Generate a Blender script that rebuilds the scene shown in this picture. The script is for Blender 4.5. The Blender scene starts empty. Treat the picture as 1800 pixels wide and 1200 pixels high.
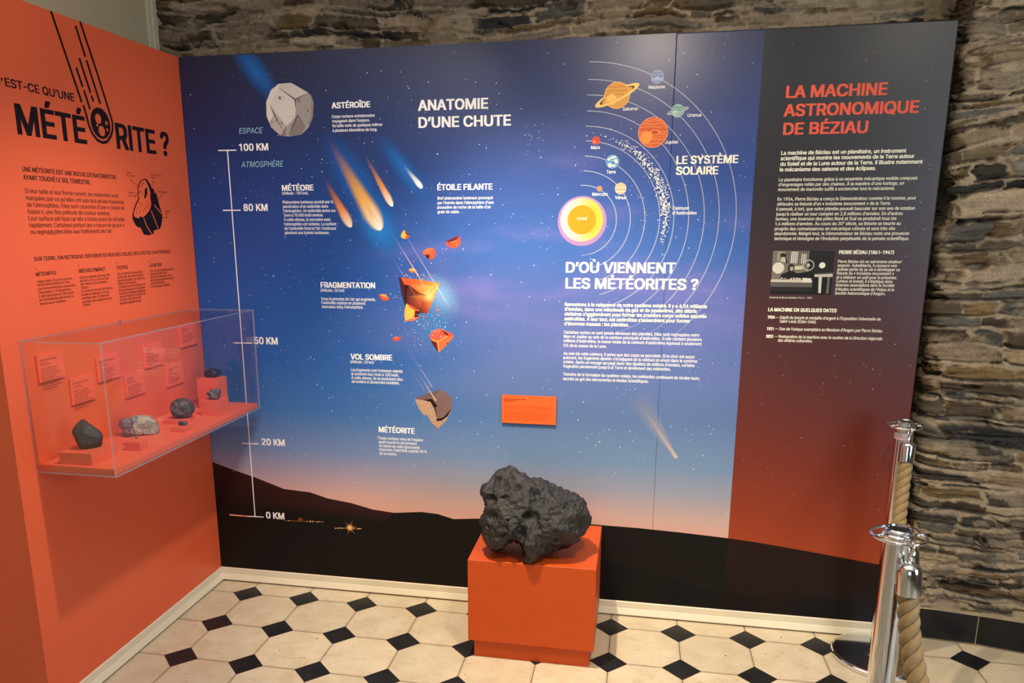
import bpy, bmesh, math, random, os
import numpy as np
from mathutils import Vector, Matrix
from mathutils.geometry import tessellate_polygon

random.seed(7)
rng = np.random.default_rng(11)
scene = bpy.context.scene
col = scene.collection

# ------------------------------------------------------------------ camera
F, CX, CY = 1370.93, 847.79, 712.97
R = np.array([[0.981294405739363, 0.1924831659484127, -0.003394125970068943],
              [0.040014502074465705, -0.22117925794989796, -0.9744119126306171],
              [-0.188308600144437, 0.9560491444895473, -0.22474408653496142]])
C = np.array([1.95252164933454, -3.250168623823194, 1.6968349408434535])
cam = bpy.data.cameras.new('camera')
cam_o = bpy.data.objects.new('camera', cam)
col.objects.link(cam_o)
cam.sensor_width = 36.0
cam.lens = F / 1800 * 36
cam.shift_x = (900 - CX) / 1800
cam.shift_y = (CY - 600) / 1800
cam.clip_start = 0.05
M = Matrix(((R[0][0], -R[1][0], -R[2][0], C[0]), (R[0][1], -R[1][1], -R[2][1], C[1]),
            (R[0][2], -R[1][2], -R[2][2], C[2]), (0, 0, 0, 1)))
cam_o.matrix_world = M
scene.camera = cam_o

# ------------------------------------------------------------------ world, lights, exposure
w = bpy.data.worlds.new('world')
scene.world = w
w.use_nodes = True
w.node_tree.nodes['Background'].inputs[0].default_value = (0.75, 0.82, 1.0, 1)
w.node_tree.nodes['Background'].inputs[1].default_value = 0.3
scene.view_settings.view_transform = 'Standard'
scene.view_settings.look = 'None'
scene.view_settings.gamma = 1
scene.view_settings.use_curve_mapping = False
scene.view_settings.exposure = 0.0
scene.cycles.transparent_max_bounces = 40
scene.cycles.max_bounces = 8
scene.cycles.sample_clamp_indirect = 4
scene.cycles.caustics_reflective = False
scene.cycles.caustics_refractive = False
scene.cycles.use_denoising = True

def aim(o, target):
    d = Vector(target) - o.location
    o.rotation_euler = d.to_track_quat('-Z', 'Y').to_euler()

def spot(name, loc, target, energy, color, angle, blend, radius):
    l = bpy.data.lights.new(name, 'SPOT')
    l.energy = energy; l.color = color; l.spot_size = math.radians(angle); l.spot_blend = blend
    l.shadow_soft_size = radius
    o = bpy.data.objects.new(name, l); o.location = loc; aim(o, target); col.objects.link(o)
    return o

def area(name, loc, target, energy, color, sx, sy):
    l = bpy.data.lights.new(name, 'AREA')
    l.energy = energy; l.color = color; l.shape = 'RECTANGLE'; l.size = sx; l.size_y = sy
    o = bpy.data.objects.new(name, l); o.location = loc; aim(o, target); col.objects.link(o)
    return o

WARM = (1.0, 0.87, 0.68)
spot('spot_case', (1.35, -1.12, 2.87), (0.0, -0.74, 0.84), 150, (1.0, 0.92, 0.82), 56, 1.0, 0.03)
spot('spot_main', (1.35, -1.15, 2.87), (1.68, -0.10, 0.55), 330, WARM, 70, 1.0, 0.03)
spot('fill_spot_left', (1.15, -1.75, 2.87), (0.62, 0.0, 1.55), 95, (1.0, 0.95, 0.90), 62, 1.0, 0.05)  # extra spot added to brighten the left of the blue panel
spot('spot_right', (2.0, -1.2, 2.64), (1.98, 0.0, 1.8), 42, (1.0, 0.84, 0.66), 92, 1.0, 0.05)
spot('spot_floor', (2.3, -1.9, 2.87), (2.35, -0.6, 0.0), 120, (1.0, 0.82, 0.58), 76, 0.9, 0.06)
spot('spot_stone', (3.35, -1.8, 2.87), (3.5, 0.0, 1.3), 38, WARM, 90, 1.0, 0.05)
area('ambient_fill', (1.6, -2.0, 2.97), (1.6, -2.0, 0), 24, (1.0, 0.96, 0.91), 3.2, 2.6)  # soft fill added under the ceiling, stands in for the room's ambient light
area('window_side', (4.95, -2.9, 1.7), (0.0, -0.9, 0.8), 105, (0.72, 0.84, 1.0), 1.8, 1.9)
area('window_rear', (1.35, -5.9, 1.5), (1.6, 0, 1.2), 26, (0.80, 0.90, 1.0), 1.8, 2.2)

# ------------------------------------------------------------------ projection helpers (photo pixel -> plane of the place)
def ray(px, py):
    return R.T @ np.array([(px - CX) / F, (py - CY) / F, 1.0])
def hit(q, axis, val):
    d = ray(*q)
    return C + (val - C[axis]) / d[axis] * d
def vert_at(q, base):
    d = ray(*q); u = np.array([0, 0, 1.0]); ww = C - base
    A = np.array([[u @ u, -u @ d], [u @ d, -d @ d]])
    s, t = np.linalg.solve(A, np.array([u @ ww, d @ ww]))
    return base + s * u
def uvB(px, py):
    h = hit((px, py), 1, 0.0); return (h[0], h[2])
def uvL(px, py):
    h = hit((px, py), 0, 0.0); return (h[1], h[2])

def lin(c):
    c = c / 255.0
    return c / 12.92 if c <= 0.04045 else ((c + 0.055) / 1.055) ** 2.4
def S(r, g, b, k=1.0):
    return (lin(r) * k, lin(g) * k, lin(b) * k, 1.0)
INK = 0.88
def I(r, g, b, a=1.0):
    return (lin(r) * INK, lin(g) * INK, lin(b) * INK, a)

# ------------------------------------------------------------------ object helpers
BASE = {}
def tag(o, label, cat, group=None):
    o['label'] = label; o['category'] = cat
    if group: o['group'] = group
    return o
def empty(name, loc, label, cat, group=None):
    o = bpy.data.objects.new(name, None)
    o.location = loc; o.empty_display_size = 0.05
    col.objects.link(o); BASE[o.name] = np.array(loc, float)
    return tag(o, label, cat, group)
def mesh_obj(name, verts, faces, mats, parent=None, smooth=False, cols=None, origin=None, fmat=None):
    """verts are in world space; a part is stored relative to its thing's base"""
    v = np.asarray(verts, float).reshape(-1, 3)
    if parent is not None: org = BASE[parent.name]
    elif origin is not None: org = np.array(origin, float)
    else: org = np.zeros(3)
    me = bpy.data.meshes.new(name)
    me.from_pydata((v - org).tolist(), [], faces if isinstance(faces, list) else faces.tolist())
    if not isinstance(mats, (list, tuple)): mats = [mats]
    for m in mats: me.materials.append(m)
    if fmat is not None: me.polygons.foreach_set('material_index', fmat)
    if cols is not None:
        a = me.color_attributes.new('Col', 'FLOAT_COLOR', 'POINT')
        a.data.foreach_set('color', np.asarray(cols, np.float32).ravel())
    if smooth: me.polygons.foreach_set('use_smooth', [True] * len(me.polygons))
    me.update()
    o = bpy.data.objects.new(name, me)
    col.objects.link(o)
    if parent is not None:
        o.parent = parent; BASE[o.name] = org
    else:
        o.location = org; BASE[o.name] = org
    return o
def structure(o):
    o['kind'] = 'structure'; return o

def box_vf(x0, x1, y0, y1, z0, z1):
    v = [(x, y, z) for x in (x0, x1) for y in (y0, y1) for z in (z0, z1)]
    f = [(0, 1, 3, 2), (4, 6, 7, 5), (0, 4, 5, 1), (2, 3, 7, 6), (0, 2, 6, 4), (1, 5, 7, 3)]
    return v, f
def bevel(o, wdt=0.002, seg=2):
    m = o.modifiers.new('edge', 'BEVEL'); m.width = wdt; m.segments = seg; m.limit_method = 'ANGLE'
    return o
def lathe(profile, cx, cy, n=48):
    v, f = [], []
    k = len(profile)
    for i in range(n):
        a = 2 * math.pi * i / n
        for r, z in profile:
            v.append((cx + r * math.cos(a), cy + r * math.sin(a), z))
    for i in range(n):
        j = (i + 1) % n
        for t in range(k - 1):
            f.append((i * k + t, j * k + t, j * k + t + 1, i * k + t + 1))
    return v, f
def tube(path, rad, n=12, closed=False):
    path = [Vector(p) for p in path]
    m = len(path); v, f = [], []
    up = Vector((0, 0, 1)); prev = None
    for i, p in enumerate(path):
        if closed: t = path[(i + 1) % m] - path[i - 1]
        else: t = path[min(i + 1, m - 1)] - path[max(i - 1, 0)]
        t.normalize()
        if prev is None:
            a = t.cross(up)
            if a.length < 1e-3: a = t.cross(Vector((1, 0, 0)))
        else: a = prev - t * prev.dot(t)
        a.normalize(); prev = a; b = t.cross(a)
        r = rad[i] if isinstance(rad, (list, tuple)) else rad
        for k in range(n):
            an = 2 * math.pi * k / n
            v.append(tuple(p + (a * math.cos(an) + b * math.sin(an)) * r))
    rng_ = m if closed else m - 1
    for i in range(rng_):
        j = (i + 1) % m
        for k in range(n):
            f.append((i * n + k, j * n + k, j * n + (k + 1) % n, i * n + (k + 1) % n))
    if not closed:
        f.append(tuple(range(n))[::-1]); f.append(tuple((m - 1) * n + k for k in range(n)))
    return v, f
def merge(*vf):
    V, Fa = [], []
    for v, f in vf:
        o = len(V); V += [tuple(p) for p in v]; Fa += [tuple(i + o for i in q) for q in f]
    return V, Fa

# ------------------------------------------------------------------ numpy noise
def _hash(ix, iy, iz, seed):
    h = (ix.astype(np.int64) * 374761393 + iy.astype(np.int64) * 668265263 + iz.astype(np.int64) * 2147483647 + seed * 974711) & 0xFFFFFFFF
    h = ((h ^ (h >> 13)) * 1274126177) & 0xFFFFFFFF
    h = ((h ^ (h >> 16)) * 2246822519) & 0xFFFFFFFF
    return ((h ^ (h >> 15)) & 0xFFFFFF) / float(0xFFFFFF)
def vnoise(P, seed=0):
    P = np.asarray(P, float); i = np.floor(P).astype(np.int64); f = P - i; f = f * f * (3 - 2 * f)
    r = 0
    for dx in (0, 1):
        for dy in (0, 1):
            for dz in (0, 1):
                wg = (f[:, 0] if dx else 1 - f[:, 0]) * (f[:, 1] if dy else 1 - f[:, 1]) * (f[:, 2] if dz else 1 - f[:, 2])
                r = r + wg * _hash(i[:, 0] + dx, i[:, 1] + dy, i[:, 2] + dz, seed)
    return r * 2 - 1
def fbm(P, seed=0, oc=4, gain=0.5):
    s = 0; a = 1.0; P = np.array(P, float)
    for k in range(oc):
        s = s + a * vnoise(P, seed + k * 17); P = P * 2.03 + 3.7; a *= gain
    return s
def smooth(a, b, x):
    t = np.clip((x - a) / (b - a), 0, 1); return t * t * (3 - 2 * t)

# ------------------------------------------------------------------ materials
def new_mat(name):
    m = bpy.data.materials.new(name); m.use_nodes = True
    nt = m.node_tree; b = nt.nodes['Principled BSDF']
    return m, nt, b
def simple(name, color, rough=0.5, metal=0.0, spec=0.5, noise=0.0, nscale=30.0, bump=0.0, bscale=200.0):
    m, nt, b = new_mat(name)
    b.inputs['Base Color'].default_value = color
    b.inputs['Roughness'].default_value = rough
    b.inputs['Metallic'].default_value = metal
    b.inputs['Specular IOR Level'].default_value = spec
    geo = nt.nodes.new('ShaderNodeNewGeometry')
    if noise:
        n = nt.nodes.new('ShaderNodeTexNoise'); n.inputs['Scale'].default_value = nscale; n.inputs['Detail'].default_value = 5
        nt.links.new(geo.outputs['Position'], n.inputs['Vector'])
        mr = nt.nodes.new('ShaderNodeMapRange'); mr.inputs['To Min'].default_value = 1 - noise; mr.inputs['To Max'].default_value = 1 + noise
        nt.links.new(n.outputs['Fac'], mr.inputs['Value'])
        mx = nt.nodes.new('ShaderNodeMix'); mx.data_type = 'RGBA'; mx.blend_type = 'MULTIPLY'; mx.inputs[0].default_value = 1
        mx.inputs[6].default_value = color
        nt.links.new(mr.outputs[0], mx.inputs[7]); nt.links.new(mx.outputs[2], b.inputs['Base Color'])
    if bump:
        n2 = nt.nodes.new('ShaderNodeTexNoise'); n2.inputs['Scale'].default_value = bscale; n2.inputs['Detail'].default_value = 4
        nt.links.new(geo.outputs['Position'], n2.inputs['Vector'])
        bp = nt.nodes.new('ShaderNodeBump'); bp.inputs['Strength'].default_value = bump; bp.inputs['Distance'].default_value = 0.004
        nt.links.new(n2.outputs['Fac'], bp.inputs['Height']); nt.links.new(bp.outputs[0], b.inputs['Normal'])
    return m

def attr_mat(name, rough=0.45, spec=0.4, alpha=False, bump=0.0, bscale=100.0, cnoise=0.0, cscale=60.0):
    m, nt, b = new_mat(name)
    a = nt.nodes.new('ShaderNodeVertexColor'); a.layer_name = 'Col'
    b.inputs['Roughness'].default_value = rough; b.inputs['Specular IOR Level'].default_value = spec
    geo = nt.nodes.new('ShaderNodeNewGeometry')
    src = a.outputs['Color']
    if cnoise:
        n = nt.nodes.new('ShaderNodeTexNoise'); n.inputs['Scale'].default_value = cscale; n.inputs['Detail'].default_value = 8; n.inputs['Roughness'].default_value = 0.7
        nt.links.new(geo.outputs['Position'], n.inputs['Vector'])
        mr = nt.nodes.new('ShaderNodeMapRange'); mr.inputs['From Min'].default_value = 0.25; mr.inputs['From Max'].default_value = 0.75
        mr.inputs['To Min'].default_value = 1 - cnoise; mr.inputs['To Max'].default_value = 1 + cnoise
        nt.links.new(n.outputs['Fac'], mr.inputs['Value'])
        mx = nt.nodes.new('ShaderNodeMix'); mx.data_type = 'RGBA'; mx.blend_type = 'MULTIPLY'; mx.inputs[0].default_value = 1
        nt.links.new(src, mx.inputs[6]); nt.links.new(mr.outputs[0], mx.inputs[7]); src = mx.outputs[2]
    nt.links.new(src, b.inputs['Base Color'])
    if alpha: nt.links.new(a.outputs['Alpha'], b.inputs['Alpha'])
    if bump:
        n2 = nt.nodes.new('ShaderNodeTexNoise'); n2.inputs['Scale'].default_value = bscale; n2.inputs['Detail'].default_value = 8; n2.inputs['Roughness'].default_value = 0.65
        nt.links.new(geo.outputs['Position'], n2.inputs['Vector'])
        bp = nt.nodes.new('ShaderNodeBump'); bp.inputs['Strength'].default_value = bump; bp.inputs['Distance'].default_value = 0.006
        nt.links.new(n2.outputs['Fac'], bp.inputs['Height']); nt.links.new(bp.outputs[0], b.inputs['Normal'])
    return m

M_ink = attr_mat('printed_ink', 0.5, 0.2)
M_soft = attr_mat('printed_ink_soft', 0.5, 0.2, alpha=True)
ORANGE = S(222, 94, 56)
M_orange = simple('orange_panel_paint', ORANGE, 0.42, spec=0.4, noise=0.04, nscale=2.0, bump=0.05, bscale=350)
M_shelf = simple('orange_shelf_paint', S(226, 100, 66), 0.5, spec=0.35)
M_plinth = simple('orange_plinth_paint', S(190, 73, 18), 0.5, spec=0.35, noise=0.10, nscale=9.0, bump=0.05, bscale=250)
M_plate = simple('orange_label_card', S(232, 98, 68), 0.5, spec=0.3)
M_plaque = simple('orange_plaque_card', S(240, 92, 34), 0.5, spec=0.3)
M_dark = simple('gap_shade_black', S(12, 12, 12), 0.9)  # near-black tone, the shade inside gaps put into the colour
M_skirt = simple('warm_tinted_white_skirting', S(220, 208, 180), 0.4, noise=0.05, nscale=12)  # white paint with the warm lamplight tinted into its colour
M_beige = simple('beige_wall_paint', S(196, 182, 144), 0.85, noise=0.04, nscale=40, bump=0.25, bscale=260)
M_trim = simple('pale_moulding_paint', S(214, 202, 168), 0.6)
M_plaster = simple('pale_plaster', S(172, 164, 150), 0.9)
M_room = simple('room_wall_paint', S(96, 86, 74), 0.9)
M_chrome = simple('polished_chrome', (0.80, 0.80, 0.81, 1), 0.11, metal=1.0)
M_steel = simple('small_screw_steel', (0.8, 0.8, 0.82, 1), 0.25, metal=1.0)
M_cap = simple('dark_cap_insert', S(28, 26, 26), 0.25)
M_redtxt = simple('red_sticker_print', S(200, 40, 50), 0.5)
M_sticker = simple('clear_sticker', S(205, 205, 208), 0.3)
M_blacktile = simple('black_glazed_tile', S(14, 14, 16), 0.35, spec=0.4)
M_mortar = simple('sandy_mortar', S(150, 132, 104), 0.95, noise=0.2, nscale=60, bump=0.6, bscale=160)
M_rod = simple('brown_rod', S(96, 52, 40), 0.4, metal=0.3)
M_window = simple('window_frame_paint', S(220, 220, 215), 0.5)

def node_math(nt, op, a, b=None, c=None):
    n = nt.nodes.new('ShaderNodeMath'); n.operation = op
    for k, x in enumerate((a, b, c)):
        if x is None: continue
        if isinstance(x, (int, float)): n.inputs[k].default_value = x
        else: nt.links.new(x, n.inputs[k])
    return n.outputs[0]
def ramp(nt, fac, stops):
    r = nt.nodes.new('ShaderNodeValToRGB'); e = r.color_ramp.elements
    stops = sorted(stops)
    e[0].position = stops[0][0]; e[0].color = stops[0][1]
    e[1].position = stops[-1][0]; e[1].color = stops[-1][1]
    for p, c in stops[1:-1]:
        x = e.new(p); x.color = c
    nt.links.new(fac, r.inputs[0]); return r.outputs[0]
def mixc(nt, fac, a, b, mode='MIX'):
    n = nt.nodes.new('ShaderNodeMix'); n.data_type = 'RGBA'; n.blend_type = mode
    if isinstance(fac, (int, float)): n.inputs[0].default_value = fac
    else: nt.links.new(fac, n.inputs[0])
    for i, x in ((6, a), (7, b)):
        if isinstance(x, tuple): n.inputs[i].default_value = x
        else: nt.links.new(x, n.inputs[i])
    return n.outputs[2]
def maprange(nt, v, a, b, c=0.0, d=1.0, interp='SMOOTHSTEP'):
    n = nt.nodes.new('ShaderNodeMapRange'); n.interpolation_type = interp
    for k, x in ((1, a), (2, b), (3, c), (4, d)): n.inputs[k].default_value = x
    nt.links.new(v, n.inputs[0]); return n.outputs[0]

def acrylic(name, tint, edge=False):
    m = bpy.data.materials.new(name); m.use_nodes = True
    nt = m.node_tree; nt.nodes.clear()
    out = nt.nodes.new('ShaderNodeOutputMaterial')
    tr = nt.nodes.new('ShaderNodeBsdfTransparent'); tr.inputs[0].default_value = tint
    gl = nt.nodes.new('ShaderNodeBsdfGlossy'); gl.inputs['Roughness'].default_value = 0.0 if not edge else 0.25
    mx = nt.nodes.new('ShaderNodeMixShader')
    if edge:
        df = nt.nodes.new('ShaderNodeBsdfDiffuse'); df.inputs[0].default_value = S(226, 226, 230)
        m2 = nt.nodes.new('ShaderNodeMixShader'); m2.inputs[0].default_value = 0.5
        nt.links.new(gl.outputs[0], m2.inputs[1]); nt.links.new(df.outputs[0], m2.inputs[2])
        mx.inputs[0].default_value = 0.36
        nt.links.new(tr.outputs[0], mx.inputs[1]); nt.links.new(m2.outputs[0], mx.inputs[2])
    else:
        fr = nt.nodes.new('ShaderNodeFresnel'); geo = nt.nodes.new('ShaderNodeNewGeometry')
        ior = maprange(nt, geo.outputs['Backfacing'], 0, 1, 1.49, 1 / 1.49, 'LINEAR'); nt.links.new(ior, fr.inputs['IOR'])
        nt.links.new(node_math(nt, 'MULTIPLY', fr.outputs[0], 0.75), mx.inputs[0])
        nt.links.new(tr.outputs[0], mx.inputs[1]); nt.links.new(gl.outputs[0], mx.inputs[2])
    nt.links.new(mx.outputs[0], out.inputs[0])
    return m
M_acr = acrylic('clear_acrylic', (0.996, 0.996, 0.996, 1))
M_acre = acrylic('acrylic_cut_edge', (0.85, 0.86, 0.88, 1), edge=True)

def sky_print():
    m, nt, b = new_mat('night_sky_print')
    geo = nt.nodes.new('ShaderNodeNewGeometry'); sp = nt.nodes.new('ShaderNodeSeparateXYZ')
    nt.links.new(geo.outputs['Position'], sp.inputs[0])
    x, z = sp.outputs[0], sp.outputs[2]
    zn = node_math(nt, 'DIVIDE', z, 2.4)
    L = ramp(nt, zn, [(a / 2.4, I(*c)) for a, c in [
        (0.26, (238, 156, 118)), (0.38, (232, 166, 140)), (0.48, (208, 162, 152)), (0.58, (164, 150, 166)), (0.68, (116, 136, 174)),
        (0.87, (62, 112, 172)), (1.12, (28, 94, 166)), (1.45, (16, 80, 156)), (1.8, (16, 64, 132)), (2.1, (22, 42, 88)), (2.4, (33, 38, 64))]])
    Rr = ramp(nt, zn, [(a / 2.4, I(*c)) for a, c in [  # right side of the print; middle stops greyed to include glare
        (0.24, (228, 156, 120)), (0.36, (224, 162, 138)), (0.46, (196, 162, 152)), (0.58, (148, 150, 164)), (0.7, (112, 138, 170)),
        (0.9, (90, 116, 160)), (1.1, (92, 112, 166)), (1.35, (90, 106, 170)), (1.6, (60, 100, 172)), (1.9, (48, 76, 146)), (2.15, (46, 60, 112)), (2.4, (42, 48, 82))]])
    n1 = nt.nodes.new('ShaderNodeTexNoise'); n1.inputs['Scale'].default_value = 1.6; n1.inputs['Detail'].default_value = 5
    mp = nt.nodes.new('ShaderNodeMapping'); mp.inputs['Rotation'].default_value = (0, 0.5, 0); mp.inputs['Scale'].default_value = (0.8, 1, 1.8)
    nt.links.new(geo.outputs['Position'], mp.inputs[0]); nt.links.new(mp.outputs[0], n1.inputs['Vector'])
    xs = node_math(nt, 'ADD', x, node_math(nt, 'MULTIPLY', node_math(nt, 'SUBTRACT', n1.outputs['Fac'], 0.5), 0.9))
    blue = mixc(nt, maprange(nt, xs, 0.5, 1.6), L, Rr)
    # violet nebula clouds of the print
    n2 = nt.nodes.new('ShaderNodeTexNoise'); n2.inputs['Scale'].default_value = 2.1; n2.inputs['Detail'].default_value = 6
    mp2 = nt.nodes.new('ShaderNodeMapping'); mp2.inputs['Rotation'].default_value = (0, 0.15, 0); mp2.inputs['Scale'].default_value = (0.7, 1, 2.2); mp2.inputs['Location'].default_value = (3.1, 0, 1.7)
    nt.links.new(geo.outputs['Position'], mp2.inputs[0]); nt.links.new(mp2.outputs[0], n2.inputs['Vector'])
    band = node_math(nt, 'MULTIPLY', maprange(nt, z, 0.95, 1.35), node_math(nt, 'SUBTRACT', 1.0, maprange(nt, z, 1.6, 2.2)))
    cl = node_math(nt, 'MULTIPLY', node_math(nt, 'MULTIPLY', maprange(nt, n2.outputs['Fac'], 0.46, 0.75), band), node_math(nt, 'MULTIPLY', maprange(nt, x, 0.6, 1.4), 0.75))
    blue = mixc(nt, cl, blue, I(132, 120, 190))
    red = ramp(nt, zn, [(a / 2.4, I(*c)) for a, c in [
        (0.2, (168, 64, 24)), (0.36, (160, 60, 24)), (0.5, (142, 52, 25)), (0.72, (118, 44, 29)), (0.95, (96, 40, 34)), (1.2, (78, 38, 36)),
        (1.5, (62, 37, 39)), (1.8, (48, 38, 41)), (2.1, (38, 38, 41)), (2.4, (33, 35, 39))]])
    colr = mixc(nt, node_math(nt, 'GREATER_THAN', x, 2.3765), blue, red)
    g = nt.nodes.new('ShaderNodeTexNoise'); g.inputs['Scale'].default_value = 420; g.inputs['Detail'].default_value = 2
    nt.links.new(geo.outputs['Position'], g.inputs['Vector'])
    colr = mixc(nt, 1.0, colr, maprange(nt, g.outputs['Fac'], 0.3, 0.7, 0.90, 1.10, 'LINEAR'), 'MULTIPLY')
    nt.links.new(colr, b.inputs['Base Color'])
    b.inputs['Roughness'].default_value = 0.36; b.inputs['Specular IOR Level'].default_value = 0.45
    n3 = nt.nodes.new('ShaderNodeTexNoise'); n3.inputs['Scale'].default_value = 150
    nt.links.new(geo.outputs['Position'], n3.inputs['Vector'])
    bp = nt.nodes.new('ShaderNodeBump'); bp.inputs['Strength'].default_value = 0.06; bp.inputs['Distance'].default_value = 0.003
    nt.links.new(n3.outputs['Fac'], bp.inputs['Height']); nt.links.new(bp.outputs[0], b.inputs['Normal'])
    return m
M_sky = sky_print()

TS, GX, GY = 0.2835, 0.1994, -0.1219
def tile_floor():
    m, nt, b = new_mat('octagon_tile_floor')
    geo = nt.nodes.new('ShaderNodeNewGeometry'); sp = nt.nodes.new('ShaderNodeSeparateXYZ')
    nt.links.new(geo.outputs['Position'], sp.inputs[0])
    def cell(o, g):
        u = node_math(nt, 'DIVIDE', node_math(nt, 'SUBTRACT', o, g), TS)
        idx = node_math(nt, 'FLOOR', u)
        fr = node_math(nt, 'FRACT', node_math(nt, 'ADD', u, 0.5))
        return node_math(nt, 'ABSOLUTE', node_math(nt, 'SUBTRACT', fr, 0.5)), idx
    fu, iu = cell(sp.outputs[0], GX); fv, iv = cell(sp.outputs[1], GY)
    s = node_math(nt, 'ADD', fu, fv)
    dot = node_math(nt, 'LESS_THAN', s, 0.262)
    gd = node_math(nt, 'LESS_THAN', node_math(nt, 'ABSOLUTE', node_math(nt, 'SUBTRACT', s, 0.262)), 0.006)
    gl = node_math(nt, 'LESS_THAN', node_math(nt, 'MINIMUM', fu, fv), 0.0045)
    gl = node_math(nt, 'MULTIPLY', gl, node_math(nt, 'SUBTRACT', 1.0, dot))
    grout = node_math(nt, 'MAXIMUM', gd, gl)
    cmb = nt.nodes.new('ShaderNodeCombineXYZ'); nt.links.new(iu, cmb.inputs[0]); nt.links.new(iv, cmb.inputs[1])
    wn = nt.nodes.new('ShaderNodeTexWhiteNoise'); nt.links.new(cmb.outputs[0], wn.inputs['Vector'])
    n = nt.nodes.new('ShaderNodeTexNoise'); n.inputs['Scale'].default_value = 9; n.inputs['Detail'].default_value = 8; n.inputs['Roughness'].default_value = 0.65
    nt.links.new(geo.outputs['Position'], n.inputs['Vector'])
    cream = mixc(nt, maprange(nt, n.outputs['Fac'], 0.30, 0.75), S(218, 202, 172), S(204, 185, 153))
    cream = mixc(nt, 1.0, cream, maprange(nt, wn.outputs['Value'], 0, 1, 0.9, 1.04, 'LINEAR'), 'MULTIPLY')
    # scratches: thin stretched noise ridges
    def scratch(rot, sc):
        mp = nt.nodes.new('ShaderNodeMapping'); mp.inputs['Rotation'].default_value = (0, 0, rot); mp.inputs['Scale'].default_value = (sc, sc * 5, 1)
        nt.links.new(geo.outputs['Position'], mp.inputs[0])
        t = nt.nodes.new('ShaderNodeTexNoise'); t.inputs['Scale'].default_value = 1.0; t.inputs['Detail'].default_value = 3; t.inputs['Distortion'].default_value = 1.2
        nt.links.new(mp.outputs[0], t.inputs['Vector'])
        r = node_math(nt, 'ABSOLUTE', node_math(nt, 'SUBTRACT', t.outputs['Fac'], 0.5))
        return node_math(nt, 'LESS_THAN', r, 0.0045)
    sc = node_math(nt, 'MAXIMUM', scratch(0.7, 9.0), scratch(-0.5, 7.0))
    msk = nt.nodes.new('ShaderNodeTexNoise'); msk.inputs['Scale'].default_value = 11; nt.links.new(geo.outputs['Position'], msk.inputs['Vector'])
    sc = node_math(nt, 'MULTIPLY', sc, maprange(nt, msk.outputs['Fac'], 0.42, 0.60, 0, 0.75))
    cream = mixc(nt, sc, cream, S(140, 112, 78))
    # chips and specks
    v = nt.nodes.new('ShaderNodeTexVoronoi'); v.inputs['Scale'].default_value = 16; nt.links.new(geo.outputs['Position'], v.inputs['Vector'])
    sep = nt.nodes.new('ShaderNodeSeparateColor'); nt.links.new(v.outputs['Color'], sep.inputs[0])
    chip = node_math(nt, 'MULTIPLY', node_math(nt, 'LESS_THAN', v.outputs['Distance'], node_math(nt, 'MULTIPLY', sep.outputs[1], 0.10)), node_math(nt, 'GREATER_THAN', sep.outputs[0], 0.60))
    cream = mixc(nt, chip, cream, S(92, 76, 58))
    c2 = mixc(nt, dot, cream, mixc(nt, maprange(nt, n.outputs['Fac'], 0.3, 0.75), S(22, 23, 26), S(38, 36, 36)))
    # grime along the joints
    gr = node_math(nt, 'SUBTRACT', 1.0, maprange(nt, node_math(nt, 'MINIMUM', fu, fv), 0.0, 0.05))
    c2 = mixc(nt, node_math(nt, 'MULTIPLY', node_math(nt, 'MULTIPLY', gr, node_math(nt, 'SUBTRACT', 1.0, dot)), 0.28), c2, S(150, 120, 84))
    c3 = mixc(nt, grout, c2, S(58, 46, 36))
    nt.links.new(c3, b.inputs['Base Color'])
    b.inputs['Roughness'].default_value = 0.45; b.inputs['Specular IOR Level'].default_value = 0.35
    bp = nt.nodes.new('ShaderNodeBump'); bp.inputs['Strength'].default_value = 0.35; bp.inputs['Distance'].default_value = 0.002; bp.invert = True
    nt.links.new(grout, bp.inputs['Height']); nt.links.new(bp.outputs[0], b.inputs['Normal'])
    return m
M_floor = tile_floor()
M_stone = attr_mat('slate_rubble_stone', 0.85, 0.25, bump=1.0, bscale=170, cnoise=0.45, cscale=190)

# ================================================================== THE SETTING
def slab(name, dims, mat):
    v, f = box_vf(*dims)
    return structure(mesh_obj(name, v, f, mat))
slab('floor', (-0.6, 5.3, -6.2, 0.5, -0.1, 0.0), M_floor)
slab('ceiling', (-0.6, 5.3, -6.2, 0.6, 3.0, 3.1), M_plaster)
slab('wall_left', (-0.35, -0.25, -6.2, 0.5, 0.0, 3.0), M_beige)
slab('wall_rear', (-0.35, 5.2, -6.2, -6.1, 0.0, 3.0), M_room)
slab('wall_far_right', (5.1, 5.2, -6.1, 0.3, 0.0, 3.0), M_room)
v1, f1 = box_vf(-0.25, -0.236, 0.176, 0.2, 0.0, 3.0)
v2, f2 = box_vf(-0.25, -0.229, 0.2, 0.236, 0.0, 3.0)
structure(bevel(mesh_obj('trim_1', *merge((v1, f1), (v2, f2)), M_trim), 0.003))

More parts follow.
